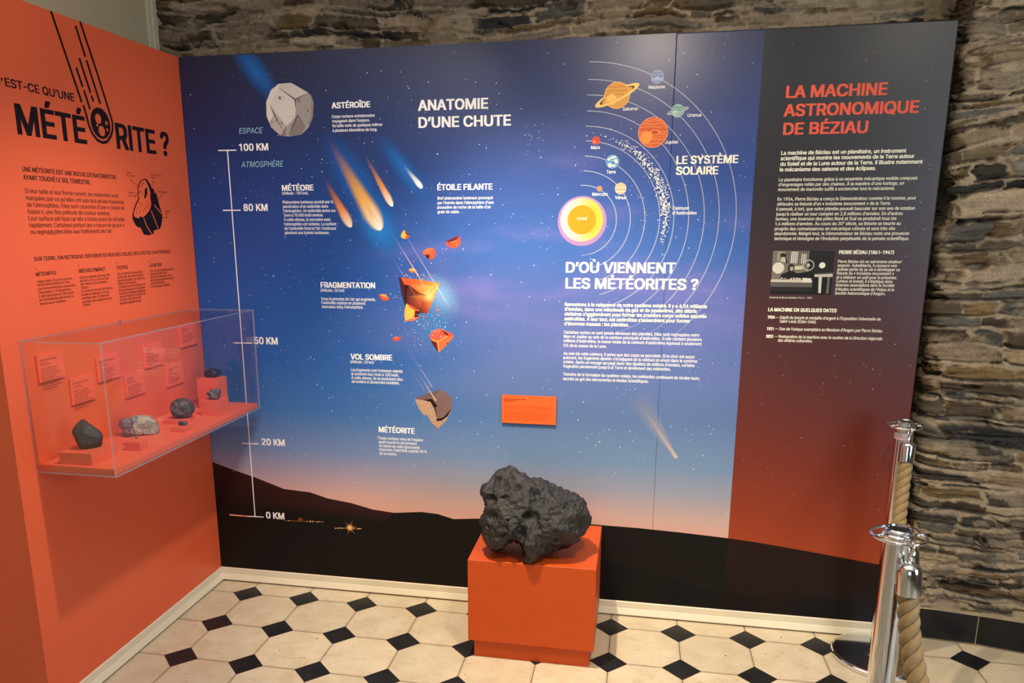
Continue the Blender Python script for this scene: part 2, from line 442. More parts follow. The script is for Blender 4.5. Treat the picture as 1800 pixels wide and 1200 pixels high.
PAL = [S(100, 88, 68), S(90, 80, 64), S(112, 94, 64), S(80, 74, 66), S(66, 60, 52), S(98, 94, 86), S(124, 102, 68),
       S(104, 84, 58), S(52, 50, 48), S(84, 70, 54), S(116, 108, 94)]
MORT = np.array(S(156, 138, 112)[:3])
def stone_field(u, v, seed, hmin=0.020, hmax=0.075, lmin=0.08, lmax=0.40, lime=0.0):
    """rubble of thin slates in lime mortar: returns (relief in metres, colour) per sample"""
    r = np.random.default_rng(seed)
    P = np.stack([u, v, np.zeros_like(u)], 1)
    vw = v + 0.030 * vnoise(P * [2.2, 2.6, 1], seed) + 0.012 * vnoise(P * [7, 8, 1], seed + 1) + 0.004 * vnoise(P * [26, 30, 1], seed + 31)
    uw = u + 0.030 * vnoise(P * [6, 15, 1], seed + 2) + 0.008 * vnoise(P * [30, 50, 1], seed + 32)
    edges = [v.min() - 0.25]
    while edges[-1] < v.max() + 0.25: edges.append(edges[-1] + hmin + (hmax - hmin) * r.random() ** 1.4)
    edges = np.array(edges)
    row = np.clip(np.searchsorted(edges, vw) - 1, 0, len(edges) - 2)
    d = np.full(len(u), -1.0); prot = np.zeros(len(u)); tilt = np.zeros(len(u))
    colr = np.zeros((len(u), 3)); under = np.zeros(len(u)); sid = np.zeros(len(u)); slate = np.zeros(len(u))
    for k in np.unique(row):
        s = row == k
        ue = [u.min() - 0.5 - r.uniform(0, 0.3)]
        while ue[-1] < u.max() + 0.5: ue.append(ue[-1] + r.uniform(lmin, lmax) * (0.5 + 0.9 * (edges[k + 1] - edges[k]) / hmax))
        ue = np.array(ue); n = len(ue)
        ii = np.clip(np.searchsorted(ue, uw[s]) - 1, 0, n - 2)
        a, b_ = ue[ii], ue[ii + 1]; t = (uw[s] - a) / (b_ - a)
        pin = r.uniform(-0.35, 0.35, n)[ii]; th = edges[k + 1] - edges[k]
        lo = edges[k] + r.uniform(0.000, 0.006, n)[ii] + th * np.maximum(0, pin) * np.abs(2 * t - 1) ** 2
        hi = edges[k + 1] - r.uniform(0.000, 0.006, n)[ii] - th * np.maximum(0, -pin) * np.abs(2 * t - 1) ** 2
        dx = np.minimum(uw[s] - a - 0.004, b_ - 0.004 - uw[s]); dz = np.minimum(vw[s] - lo, hi - vw[s])
        d[s] = np.minimum(dx * 0.8, dz)
        kinds = r.choice([0, 1, 2, 3], n, p=[0.50, 0.22, 0.14, 0.14])          # stone, proud stone, mortar patch, sunk dark stone
        pr = np.where(kinds == 1, r.uniform(0.016, 0.030, n), np.where(kinds == 2, -0.003, np.where(kinds == 3, r.uniform(-0.016, -0.004, n), r.uniform(0.002, 0.013, n))))
        prot[s] = pr[ii]
        pc = np.array([PAL[q][:3] for q in r.integers(0, len(PAL), n)]) * r.uniform(0.48, 0.98, n)[:, None]
        pc[kinds == 2] = MORT
        colr[s] = pc[ii]; slate[s] = (kinds != 2)[ii]
        tilt[s] = r.uniform(-0.25, 0.45, n)[ii] * (vw[s] - (lo + hi) / 2) + r.uniform(-0.06, 0.06, n)[ii] * (t - 0.5) * (b_ - a)
        under[s] = vw[s] - lo; sid[s] = ii + 131 * k
    de = d + 0.005 * vnoise(P * [34, 70, 1], seed + 3) + 0.003 * vnoise(P * [90, 140, 1], seed + 33)
    mask = smooth(-0.001, 0.004, de)
    Pl = P + np.stack([sid * 0.37, sid * 0.11, 0 * sid], 1)
    lam = 1 - 2 * np.abs(vnoise(Pl * [5, 62, 1], seed + 5)); lam2 = 1 - 2 * np.abs(vnoise(Pl * [14, 150, 1], seed + 25))
    rough = fbm(P * [36, 44, 1], seed + 6, 3, 0.6); fine = vnoise(P * [150, 170, 1], seed + 16)
    blob = fbm(P * [14, 18, 1], seed + 7, 3, 0.6)
    crack = np.exp(-((under - 0.001) / 0.0042) ** 2) * smooth(-0.35, 0.1, vnoise(P * [5, 16, 1], seed + 8))
    smear = smooth(-0.05, 0.35, lime + fbm(P * [4.5, 9, 1], seed + 12, 4, 0.6) + 0.15 * fine)       # lime smeared over the stones
    hs = prot + tilt + 0.0055 * lam * slate + 0.0028 * lam2 * slate + 0.0022 * rough
    hm = 0.005 * blob + 0.0016 * rough + 0.0013 * fine
    m2 = mask * (1 - 0.55 * smear)
    hgt = hm * (1 - m2) + hs * m2 - 0.045 * crack * (1 - 0.8 * smear)
    slit = smooth(0.955, 0.995, 1 - np.abs(vnoise(P * [3.2, 34, 1], seed + 41))) * smooth(0.0, 0.3, vnoise(P * [5, 9, 1], seed + 42))
    hgt = hgt - 0.028 * slit
    hole = smooth(0.58, 0.76, vnoise(P * [8, 24, 1], seed + 9)) * 0.040
    hgt = hgt - hole * (1 - 0.6 * smear)
    mc = MORT * (1 + 0.13 * rough[:, None] + 0.12 * fine[:, None])
    sc = colr * (1 + 0.20 * lam[:, None] + 0.16 * lam2[:, None] + 0.14 * rough[:, None])
    ochre = smooth(0.35, 0.8, vnoise(P * [3, 11, 1], seed + 10))[:, None] * 0.4
    sc = sc * (1 - ochre) + ochre * np.array(S(132, 98, 50)[:3])
    c = mc * (1 - m2[:, None]) + sc * m2[:, None]
    return hgt, np.clip(c * 1.2, 0.004, 1)

def grid_faces(nu, nv):
    i = np.arange(nu - 1)[:, None] * nv + np.arange(nv - 1)[None, :]
    i = i.ravel()
    return np.stack([i, i + nv, i + nv + 1, i + 1], 1)

# back wall: fine relief where it shows over the panels, plain behind them
us = np.concatenate([np.arange(-0.29, 3.16, 0.0045)])
vs = np.concatenate([np.array([0, 0.5, 1.0, 1.5, 2.0, 2.25]), np.arange(2.30, 2.80, 0.004), np.array([2.85, 3.0])])
U, V = [a.ravel() for a in np.meshgrid(us, vs, indexing='ij')]
h, cc = stone_field(U, V, 5, 0.022, 0.075)
P3 = np.stack([U, 0.262 - h, V], 1)
o = mesh_obj('wall_back', P3, grid_faces(len(us), len(vs)), M_stone, cols=np.hstack([cc, np.ones((len(cc), 1))]), smooth=True)
structure(o)
v, f = box_vf(-0.30, 5.15, 0.345, 0.44, 0.0, 3.0)
mesh_obj('wall_core', v, f, M_mortar, parent=o)

# right wall: stone pier whose ragged edge stands just past the end of the blue panel
us = np.concatenate([np.arange(-0.26, 0.95, 0.0042), np.arange(1.0, 2.05, 0.05)])
vs = np.concatenate([np.arange(0.150, 2.72, 0.0038), np.array([2.8, 3.0])])
U, V = [a.ravel() for a in np.meshgrid(us, vs, indexing='ij')]
h, cc = stone_field(U + 3.0, V - 0.10 * np.clip(U, 0, 2) * smooth(0.9, 2.4, V), 23, 0.016, 0.080, 0.07, 0.32, 0.06)
xe = 3.076 + 0.030 * (1 - smooth(0.35, 1.6, V)) + 0.016 * vnoise(np.stack([V * 5, V * 0, V * 0], 1), 3) + 0.012 * vnoise(np.stack([V * 17, V * 0, V * 0], 1), 4)
yf = lambda s: 0.036 - 0.19 * s ** 2 - 0.02 * s
rad = 0.020 + 0.045 * (1 - smooth(0.5, 2.3, V))
s = U
ang = np.clip((s + rad * 0.785) / (rad * 1.571), 0, 1) * (math.pi / 2)      # 0: facing -x, 90deg: facing -y
nx, ny = -np.cos(ang), -np.sin(ang)
bx = np.where(s < -rad * 0.785, 0.0, np.where(s > rad * 0.785, rad + (s - rad * 0.785), rad * (1 - np.cos(ang))))
by = np.where(s < -rad * 0.785, rad + (-rad * 0.785 - s), np.where(s > rad * 0.785, 0.0, rad * (1 - np.sin(ang))))
X = xe + bx + nx * h
Y = yf(np.clip(bx, 0, 3)) + by + ny * h
o = mesh_obj('wall_right', np.stack([X, Y, V], 1), grid_faces(len(us), len(vs)), M_stone, cols=np.hstack([cc, np.ones((len(cc), 1))]), smooth=True)
structure(o)

# mortar ledge and black tile skirting at the foot of the right wall
def skirt_y(x): return 0.030 - 0.17 * (x - 3.17) ** 2 * 1.0 - 0.105 * max(0, x - 3.17)
xs = np.linspace(3.10, 5.1, 41)
prof = [(0.06, 0.0), (0.004, 0.0), (0.004, 0.008), (0.002, 0.010), (0.002, 0.133), (-0.004, 0.136), (0.006, 0.150), (0.03, 0.166), (0.06, 0.168)]
v = [(x, skirt_y(x) + dy, z) for x in xs for dy, z in prof]
k = len(prof)
f = [(i * k + t, i * k + t + 1, (i + 1) * k + t + 1, (i + 1) * k + t) for i in range(len(xs) - 1) for t in range(k - 1)]
bs = structure(mesh_obj('baseboard_right', v, f, M_mortar))
edges_x = [3.10, 3.381, 3.72, 4.06, 4.40, 4.74, 5.08]
for a, b_ in zip(edges_x[:-1], edges_x[1:]):
    a += 0.002; b_ -= 0.002
    vv = [(x, skirt_y(x) + dy, z) for x in (a, b_) for dy, z in ((0.0, 0.0105), (0.014, 0.0105), (0.014, 0.1325), (0.0, 0.1325))]
    ff = [(0, 1, 2, 3), (7, 6, 5, 4), (0, 4, 5, 1), (1, 5, 6, 2), (2, 6, 7, 3), (3, 7, 4, 0)]
    bevel(mesh_obj('skirting_tile', vv, ff, M_blacktile, parent=bs), 0.0015)

# white skirting below the two panels (profile: thickness in front of the panel, height)
HB = 0.0672
sk = [(-0.01, 0.0085), (0.016, 0.0085), (0.0165, 0.0115), (0.0065, 0.034), (0.005, 0.036), (0.005, HB - 0.003), (0.002, HB), (-0.01, HB)]
def skirting(name, fn, a, b_, mat):
    v = [fn(t, d, z) for t in (a, b_) for d, z in sk]; k = len(sk)
    f = [(i, (i + 1) % k, k + (i + 1) % k, k + i) for i in range(k)] + [tuple(range(k))[::-1], tuple(range(k, 2 * k))]
    return structure(mesh_obj(name, v, f, mat))
skirting('baseboard_back', lambda t, d, z: (t, -d, z), 0.0, 3.03, M_skirt)
skirting('baseboard_left', lambda t, d, z: (d, t, z), -1.161, 0.0, M_skirt)

# ================================================================== printed artwork
def load_font():
    try:
        p = os.path.join(bpy.utils.system_resource('DATAFILES'), 'fonts', 'Inter.woff2')
        return bpy.data.fonts.load(p)
    except Exception:
        return None
FONT = load_font()
_tc = bpy.data.curves.new('lettering', 'FONT')
if FONT: _tc.font = FONT
_to = bpy.data.objects.new('lettering', _tc)
col.objects.link(_to)
from mathutils.geometry import delaunay_2d_cdt
def outline(body, res):
    _tc.body = body; _tc.size = 1.0; _tc.resolution_u = res; _tc.fill_mode = 'NONE'
    bpy.context.view_layer.update()
    e = _to.evaluated_get(bpy.context.evaluated_depsgraph_get()); me = e.to_mesh()
    if me is None: return np.zeros((0, 2)), []
    n = len(me.vertices); v = np.zeros(n * 3); me.vertices.foreach_get('co', v)
    ed = [tuple(x.vertices) for x in me.edges]
    e.to_mesh_clear()
    return v.reshape(-1, 3)[:, :2], ed
_hh = outline('HH', 1)[0][:, 0]; _hh = _hh.max() - _hh.min()
_h1 = outline('H', 1)[0][:, 0]; _hl = _h1.min()
_gl = {}
CAP = float(outline('H', 1)[0][:, 1].max())
def glyph(ch, res):
    """filled outline of one letter (non-zero winding) and its advance"""
    if (ch, res) in _gl: return _gl[(ch, res)]
    w_ = outline('H' + ch + 'H', 1)[0][:, 0]; adv = w_.max() - w_.min() - _hh
    if ch in 'Il1':
        hx = np.sort(np.unique(np.round(outline('H', 1)[0][:, 0], 4))); st = hx[1] - hx[0]; sb = hx[0]
        if ch == 'I': q = [(sb, 0), (sb + st, 0), (sb + st, CAP), (sb, CAP)]; V = np.array(q); fs = [(0, 1, 2, 3)]
        elif ch == 'l':
            top_ = outline('d', 1)[0][:, 1].max(); st *= 0.95; V = np.array([(sb, 0), (sb + st, 0), (sb + st, top_), (sb, top_)]); fs = [(0, 1, 2, 3)]
        else:
            a_ = 0.24; V = np.array([(a_, 0), (a_ + st, 0), (a_ + st, CAP), (a_ + st * 0.25, CAP), (a_ - 0.13, CAP * 0.86), (a_ - 0.13, CAP * 0.745), (a_, CAP * 0.83)]); fs = [(0, 1, 2, 3, 6), (3, 4, 5, 6)]
        _gl[(ch, res)] = (V, fs, adv if ch == '1' else V[:, 0].max() + sb); return _gl[(ch, res)]
    if ch in 'ÏÎ':
        vI, fI, aI = glyph('I', res); _gl[(ch, res)] = None
        v, ed = outline(ch, res); hi = [i for i in range(len(v)) if v[i, 1] > CAP + 0.02]; mp = {i: k for k, i in enumerate(hi)}
        e2 = [(mp[a], mp[b]) for a, b in ed if a in mp and b in mp]
        vv = v[hi]; vo, eo, fo, _, _, _ = delaunay_2d_cdt([Vector((float(a), float(b))) for a, b in vv], e2, [], 1, 1e-6)
        V2 = np.array([(p.x, p.y) for p in vo]); V2[:, 0] += vI[:, 0].mean() - (V2[:, 0].max() + V2[:, 0].min()) / 2
        _gl[(ch, res)] = (np.vstack([vI, V2]), fI + [tuple(i + len(vI) for i in f) for f in fo], aI); return _gl[(ch, res)]
    v, ed = outline(ch, res)
    if ch == '-' and len(v): v = v - [v[:, 0].min() - 0.06, 0]; adv = v[:, 0].max() + 0.06
    if len(v) == 0:
        _gl[(ch, res)] = (np.zeros((0, 2)), [], adv); return _gl[(ch, res)]
    vo, eo, fo, _, _, _ = delaunay_2d_cdt([Vector((float(a), float(b))) for a, b in v], ed, [], 0, 1e-6)
    V = np.array([(p.x, p.y) for p in vo]); keep = []
    A_ = v[[e[0] for e in ed]]; B_ = v[[e[1] for e in ed]]
    for f in fo:
        c = V[list(f)].mean(0)
        up = (A_[:, 1] <= c[1]) & (B_[:, 1] > c[1]); dn = (A_[:, 1] > c[1]) & (B_[:, 1] <= c[1])
        crs = (B_[:, 0] - A_[:, 0]) * (c[1] - A_[:, 1]) - (c[0] - A_[:, 0]) * (B_[:, 1] - A_[:, 1])
        if (up & (crs > 0)).sum() - (dn & (crs < 0)).sum() != 0: keep.append(tuple(f))
    _gl[(ch, res)] = (V, keep, adv)
    return _gl[(ch, res)]
def text_mesh(s, bold=0.0, res=2):
    V, Fs, x, n = [], [], 0.0, 0
    for ch in s:
        v, f, adv = glyph(ch, res)
        if len(v):
            V.append(v + [x, 0]); Fs += [tuple(i + n for i in q) for q in f]; n += len(v)
        x += adv
    return (np.vstack(V) if V else np.zeros((0, 2))), Fs

class Art:
    """flat print on a panel: 'B' the blue panel (plane y=0), 'L' the orange one (plane x=0)"""
    def __init__(s, plane, lift=0.0008, off=0.0):
        s.pl = plane; s.lift = lift; s.v = []; s.f = []; s.c = []; s.n = 0; s.k = 0; s.off = off
        s.uv = uvB if plane == 'B' else uvL
    def put(s, uv, faces, cols, lift=None):
        d = (s.lift * 0.16 + s.k * 0.000004) if lift is None else lift * 0.16
        b = len(s.v)
        for (a, z) in uv:
            s.v.append((a, -d - s.off, z) if s.pl == 'B' else (d + s.off, a, z))
        s.f += [tuple(i + b for i in q) for q in faces]
        s.c += cols
        s.k += 1
    def polyuv(s, uv, c):
        t = tessellate_polygon([[Vector((a, z, 0)) for a, z in uv]])
        cs = c if isinstance(c, list) else [c] * len(uv)
        s.put(uv, [tuple(q) for q in t], cs)
    def poly(s, px, c, o=(0, 0), k=1.0):
        s.polyuv([s.uv(o[0] + x / k, o[1] + y / k) for x, y in px], c)
    def line(s, p, q, wd, c0, c1=None, o=(0, 0), k=1.0, w1=None):
        a = np.array(s.uv(o[0] + p[0] / k, o[1] + p[1] / k)); b = np.array(s.uv(o[0] + q[0] / k, o[1] + q[1] / k))
        s.lineuv(a, b, wd, c0, c1, w1)
    def lineuv(s, a, b, wd, c0, c1=None, w1=None):
        a = np.array(a); b = np.array(b)
        n = np.array([-(b - a)[1], (b - a)[0]]); n = n / np.linalg.norm(n)
        c1 = c1 or c0; w1 = wd if w1 is None else w1
        s.put([tuple(a - n * wd / 2), tuple(b - n * w1 / 2), tuple(b + n * w1 / 2), tuple(a + n * wd / 2)], [(0, 1, 2, 3)], [c0, c1, c1, c0])
    def disc(s, ctr, r, c, n=40, ry=None, rot=0.0, edge=None):
        ry = ry or r; cr, sr = math.cos(rot), math.sin(rot)
        pts = [ctr] + [(ctr[0] + r * math.cos(t) * cr - ry * math.sin(t) * sr, ctr[1] + r * math.cos(t) * sr + ry * math.sin(t) * cr) for t in np.linspace(0, 2 * math.pi, n, endpoint=False)]
        s.put(pts, [(0, 1 + i, 1 + (i + 1) % n) for i in range(n)], [c] + [edge or c] * n)
    def ring(s, ctr, r0, r1, c, ry0=None, ry1=None, rot=0.0, n=64, a0=0.0, a1=2 * math.pi):
        ry0 = ry0 or r0; ry1 = ry1 or r1; cr, sr = math.cos(rot), math.sin(rot)
        full = abs(a1 - a0 - 2 * math.pi) < 1e-6
        ts = np.linspace(a0, a1, n, endpoint=not full)
        pts = []
        for t in ts:
            for (a, b) in ((r0, ry0), (r1, ry1)):
                pts.append((ctr[0] + a * math.cos(t) * cr - b * math.sin(t) * sr, ctr[1] + a * math.cos(t) * sr + b * math.sin(t) * cr))
        m = n if full else n - 1
        s.put(pts, [(2 * i, 2 * i + 1, 2 * ((i + 1) % n) + 1, 2 * ((i + 1) % n)) for i in range(m)], [c] * len(pts))
    def glow(s, ctr, rx, ry, rot, c, a, n=36, m=8, pw=2.0):
        cr, sr = math.cos(rot), math.sin(rot)
        pts = [ctr]; cs = [(*c[:3], a)]; fs = []
        for j in range(1, m + 1):
            q = j / m
            for t in np.linspace(0, 2 * math.pi, n, endpoint=False):
                pts.append((ctr[0] + q * (rx * math.cos(t) * cr - ry * math.sin(t) * sr), ctr[1] + q * (rx * math.cos(t) * sr + ry * math.sin(t) * cr)))
                cs.append((*c[:3], a * (1 - q * q) ** pw))
        for i in range(n):
            fs.append((0, 1 + i, 1 + (i + 1) % n))
            for j in range(m - 1):
                p, q = 1 + j * n, 1 + (j + 1) * n
                fs.append((p + i, q + i, q + (i + 1) % n, p + (i + 1) % n))
        if s.pl == 'B': pts = [(max(0.001, a_), min(2.3975, b_)) for a_, b_ in pts]
        s.put(pts, fs, cs)
    def comet(s, head, tail, hw, ch, cm, ct, amax=1.0, soft=0.35, n=26, m=12, bulge=0.16):
        """head and tail in px; hw half width in m; colours of head, middle, tail"""
        a = np.array(s.uv(*head)); b = np.array(s.uv(*tail)); d = b - a; Lh = np.linalg.norm(d); d = d / Lh; nn = np.array([-d[1], d[0]])
        pts, cs, fs = [], [], []
        for i in range(n + 1):
            t = (i / n) ** 1.5
            wd = hw * (math.sqrt(max(0, 1 - (1 - min(t / bulge, 1)) ** 2)) if t < bulge else 1) * (1 - 0.72 * max(0, t - bulge) / (1 - bulge)) * (1 if t < bulge else 1)
            for j in range(m + 1):
                y = j / m * 2 - 1
                pts.append(tuple(a + d * t * Lh + nn * wd * y))
                if t < 0.3: q = t / 0.3; cc_ = [ch[k] * (1 - q) + cm[k] * q for k in range(3)]
                else: q = (t - 0.3) / 0.7; cc_ = [cm[k] * (1 - q) + ct[k] * q for k in range(3)]
                sft = soft + (1 - soft) * t
                e = min(1.0, (1 - abs(y)) / max(sft, 0.02))
                al = amax * (e * e * (3 - 2 * e)) * (1 - smooth(0.25, 1.0, np.array(t)) * 1.0)
                cs.append((*cc_, float(al)))
        for i in range(n):
            for j in range(m):
                p = i * (m + 1) + j
                fs.append((p, p + 1, p + m + 2, p + m + 1))
        s.put(pts, fs, cs)
    def text(s, string, p0, p1, cap, c, bold=0.0, ital=0.0, res=2, onplane=False):
        """one line of print from baseline start p0 to baseline end p1 (px), cap height in px"""
        v, fs = text_mesh(string, bold, res)
        if not len(v): return
        u0, z0 = s.uv(*p0); u1, z1 = s.uv(*p1)
        hcap = abs(s.uv(p0[0], p0[1] - cap)[1] - z0)
        v = v.copy(); v[:, 0] += ital * v[:, 1]
        mn, mx = v[:, 0].min(), v[:, 0].max()
        k = (u1 - u0) / (mx - mn); z = (z0 + z1) / 2
        bx, bz = bold * hcap / CAP * 1.15, bold * hcap / CAP * 0.55
        cp = [(0, 0)] if bold <= 0 else ([(-bx, 0), (bx, 0)] if bold < 0.01 else [(-bx, -bz), (bx, -bz), (-bx, bz), (bx, bz), (0, 0)])
        k = (u1 - u0 - 2 * bx) / (mx - mn)
        for a, b in cp:
            uv = [(u0 + bx + (x - mn) * k + a, z + y * hcap / CAP + b) for x, y in v]
            s.put(uv, fs, [c] * len(uv))
    def build(s, name, mat, parent, label=None):
        o = mesh_obj(name, s.v, s.f, mat, parent=parent, cols=s.c)
        if label: o['label'] = label
        return o

# ---------------------------------------------------------------- blue panel
W, HT = 3.0303, 2.4
blue = empty('exhibition_panel', (0.0, 0.0, 0.0), 'large blue night sky panel on meteorites and the solar system, red strip at its right', 'exhibition panel')
for a, b_ in ((0.0, 1.03492), (1.03508, 2.06042), (2.06058, W)):
    v, f = box_vf(a, b_, 0.0, 0.034, HB, HT)
    bevel(mesh_obj('board', v, f, M_sky, parent=blue), 0.0002 if b_ < W else 0.004)
v, f = box_vf(0.01, W - 0.02, 0.034, 0.06, 0.0, HT - 0.02)
mesh_obj('backing_frame', v, f, M_dark, parent=blue)

WHT = I(248, 244, 236); CRM = I(250, 244, 218); LBL = I(150, 196, 210)
Tt = 0.0030   # lift of the text layer

# hills of the print with their lights
A = Art('B', 0.0010)
sky1 = [(376, 812), (413, 826.5), (449, 839), (499, 859), (545, 865), (577, 876), (616, 883.5), (655, 895), (692.5, 901), (740, 899.5), (769, 903), (797, 912), (851, 911),
        (905, 913), (975, 914.5), (1034, 920.8), (1120, 927.6), (1200, 936), (1274, 945.2)]
top = [uvB(*p) for p in sky1]; top[0] = (0.0005, top[0][1])
sx = 2.3765
top[-1] = (sx, top[-1][1])
A.polyuv([(0.0005, HB + 0.001)] + [(sx, HB + 0.001)] + top[::-1], I(17, 12, 11))
# browner far hill on the left
hill = [(376, 812), (413, 826.5), (449, 839), (499, 859), (545, 865), (577, 876), (616, 883.5), (655, 895), (692, 901), (672, 921), (640, 922), (600, 912), (560, 905), (500, 900), (440, 892), (380, 880)]
hp = [uvB(*p) for p in hill]; hp[0] = (0.0006, hp[0][1]); hp[-1] = (0.0006, hp[-1][1])
A.polyuv(hp, [I(50, 22, 20)] * 9 + [I(20, 13, 12)] * 4 + [I(28, 13, 13)] * 3)
rt = [uvB(*p) for p in [(1274, 945.2), (1330, 953), (1400, 965), (1470, 978), (1537.5, 990.8)]]
rt[0] = (sx, rt[0][1]); rt.append((W - 0.003, rt[-1][1] - 0.004))
A.polyuv([(sx, HB + 0.001), (W - 0.003, HB + 0.001)] + rt[::-1], [I(24, 11, 10)] * 2 + [I(34, 14, 11)] * len(rt))
lo = [uvB(*p) for p in ((1062, 985), (1105, 996), (1150, 1008), (1190, 1016), (1230, 1032), (1274, 1043))]; lo[-1] = (sx, lo[-1][1])
A.polyuv([(lo[0][0], HB + 0.001), (sx, HB + 0.001)] + lo[::-1], I(9, 7, 7))
hl = [uvB(*p) for p in ((1274, 1040), (1360, 1052), (1450, 1050), (1540, 1062))]; hl[0] = (sx, hl[0][1]); hl[-1] = (W - 0.003, hl[-1][1])
A.polyuv([(sx, HB + 0.001), (W - 0.003, HB + 0.001)] + hl[::-1], I(16, 8, 8))
A.build('hill_silhouette', M_ink, blue, 'dark hills along the bottom of the print')
A = Art('B', 0.0016)
A.glow(uvB(615, 927), 0.020, 0.020, 0, I(255, 150, 60), 0.85)
A.glow(uvB(615, 927), 0.012, 0.012, 0, I(255, 246, 214), 1.0, pw=0.8)
for a in range(0, 360, 30):
    u, z = uvB(615, 927); r = 0.050 if a % 60 == 0 else 0.030
    A.lineuv((u, z), (u + r * math.cos(math.radians(a + 8)), z + r * math.sin(math.radians(a + 8))), 0.003, I(255, 200, 120), (*I(255, 150, 60)[:3], 0.0), 0.0005)
for p, q in (((588, 928), (612, 928)), ((620, 929), (636, 929)), ((499, 914.5), (569, 917))):
    if p[0] == 499:
        A.build('town_lights', M_soft, blue, 'bright starry light printed at the foot of the hills'); A = Art('B', 0.0016)
    A.line(p, q, 0.0022, (*I(255, 150, 70)[:3], 0.3), (*I(255, 160, 80)[:3], 0.7))
    for i in range(8):
        t = random.random(); x = p[0] + (q[0] - p[0]) * t
        A.disc(uvB(x, p[1] + (q[1] - p[1]) * t + random.uniform(-1, 1)), random.uniform(0.0012, 0.0028), I(255, 226, 170), 8)
A.glow(uvB(528, 912), 0.016, 0.010, 0, I(230, 110, 40), 0.45)
A.build('town_lights', M_soft, blue, 'thin row of lights printed at the foot of the hills')

# stars
A = Art('B', 0.0013)
def star(u, z, r, c):
    A.put([(u + r * math.cos(t), z + r * math.sin(t)) for t in (0, 1.047, 2.094, 3.1416, 4.189, 5.236)], [(0, 1, 2, 3, 4, 5)], [c] * 6, lift=0.0013)
for i in range(1900):
    u = random.uniform(0.01, sx - 0.01); z = random.uniform(0.5, 2.39)
    if random.random() > 0.55 + 0.45 * min(1, (2.4 - z) / 0.9): continue
    b = random.random() ** 3
    star(u, z, 0.0008 + 0.0016 * b, I(150 + 90 * b, 165 + 75 * b, 200 + 45 * b))
for k in range(26):
    cu, cz = random.uniform(0.3, sx - 0.1), random.uniform(0.7, 2.2)
    for i in range(10):
        u = cu + random.gauss(0, 0.03); z = cz + random.gauss(0, 0.03)
        if 0.02 < u < sx - 0.02: star(u, z, random.uniform(0.0008, 0.0016), I(215, 222, 238))
for i in range(260):
    u = random.uniform(sx + 0.02, W - 0.02); z = random.uniform(0.55, 2.35); b = random.random() ** 2
    if 1.2 < z < 2.25 and u < W - 0.12: continue
    star(u, z, 0.0008 + 0.0013 * b, I(190 + 50 * b, 120 + 50 * b, 96 + 40 * b) if random.random() < .7 else I(170, 166, 168))
o = A.build('star_print', M_ink, blue); o['kind'] = 'stuff'

# altitude scale
A = Art('B', 0.0022)
LW = 0.0048
A.line((399.8, 264.2), (448.5, 907.6), LW, WHT)
for p, q in (((383.6, 264.4), (415.4, 263.8)), ((391.7, 369.7), (422.9, 369.4)), ((411.7, 602.5), (443.6, 603)), ((425.1, 778.8), (454.6, 779.9)), ((432.9, 906.9), (463.5, 908.4))):
    A.line(p, q, LW, WHT)
A.line((403.4, 904.4), (434, 906.9), 0.0066, I(250, 170, 160), I(246, 120, 100))
for s_, p0, p1, c in (('100 KM', (420.8, 265), (471.8, 263.8), 12), ('80 KM', (428.3, 370.6), (470.9, 370.3), 12), ('50 KM', (447.2, 604.4), (488.6, 605), 12),
                      ('20 KM', (460.3, 782), (500.8, 783), 11.2), ('0 KM', (468.1, 911.1), (500.1, 911.8), 11)):
    A.text(s_, p0, p1, c, WHT, 0.022, res=4)
A.text('ESPACE', (420.5, 235), (462.5, 233.8), 10, LBL, 0.0, 0.2, 4)
A.text('ATMOSPHÈRE', (424.4, 293.8), (498.5, 292.9), 10, LBL, 0.0, 0.2, 4)
A.build('altitude_scale', M_ink, blue, 'white altitude scale from 0 to 100 KM')

def block(name, plane, lines, parent, lift=None, label=None, off=0.0, mat=None):
    """printed text; each heading line and each paragraph is a part of its own"""
    runs = []
    for ln in lines:
        p = runs[-1][-1] if runs else None
        if p is None or ln[5] > 12 or ln[5] != p[5] or ln[7] != p[7] or abs(ln[2] - p[2]) > 2.0 * ln[5] or abs(ln[1] - p[1]) > 12 + ln[5]: runs.append([])
        runs[-1].append(ln)
    for i, run in enumerate(runs):
        A = Art(plane, (lift or Tt) + 0.0001 * i, off)
        for ln in run:
            s_, x0, y0, x1, y1, cap, colr, bold = ln[:8]
            A.text(s_, (x0, y0), (x1, y1), cap, colr, bold, ln[8] if len(ln) > 8 else 0.0, 4 if cap > 12 else 2)
        A.build(name, mat or M_ink, parent, label)
BD, RG = 0.026, 0.0095
block('heading_text', 'B', [("ANATOMIE", 734.9, 194.8, 858.2, 190, 18, WHT, BD), ("D’UNE CHUTE", 735.8, 224.5, 898.1, 220, 18, WHT, BD)], blue)
block('caption_text', 'B', [("ASTÉROÏDE", 583.1, 190, 651, 188.5, 10, WHT, BD),
    ("Corps rocheux extraterrestre", 583.4, 207, 658.7, 205.6, 5.3, WHT, RG), ("voyageant dans l’espace.", 583.7, 215.2, 650, 213.7, 5.3, WHT, RG),
    ("Sa taille varie de quelques mètres", 584.3, 223.3, 672, 221.5, 5.3, WHT, RG), ("à plusieurs kilomètres de long.", 584.6, 231.1, 663.2, 230.5, 5.3, WHT, RG)], blue)
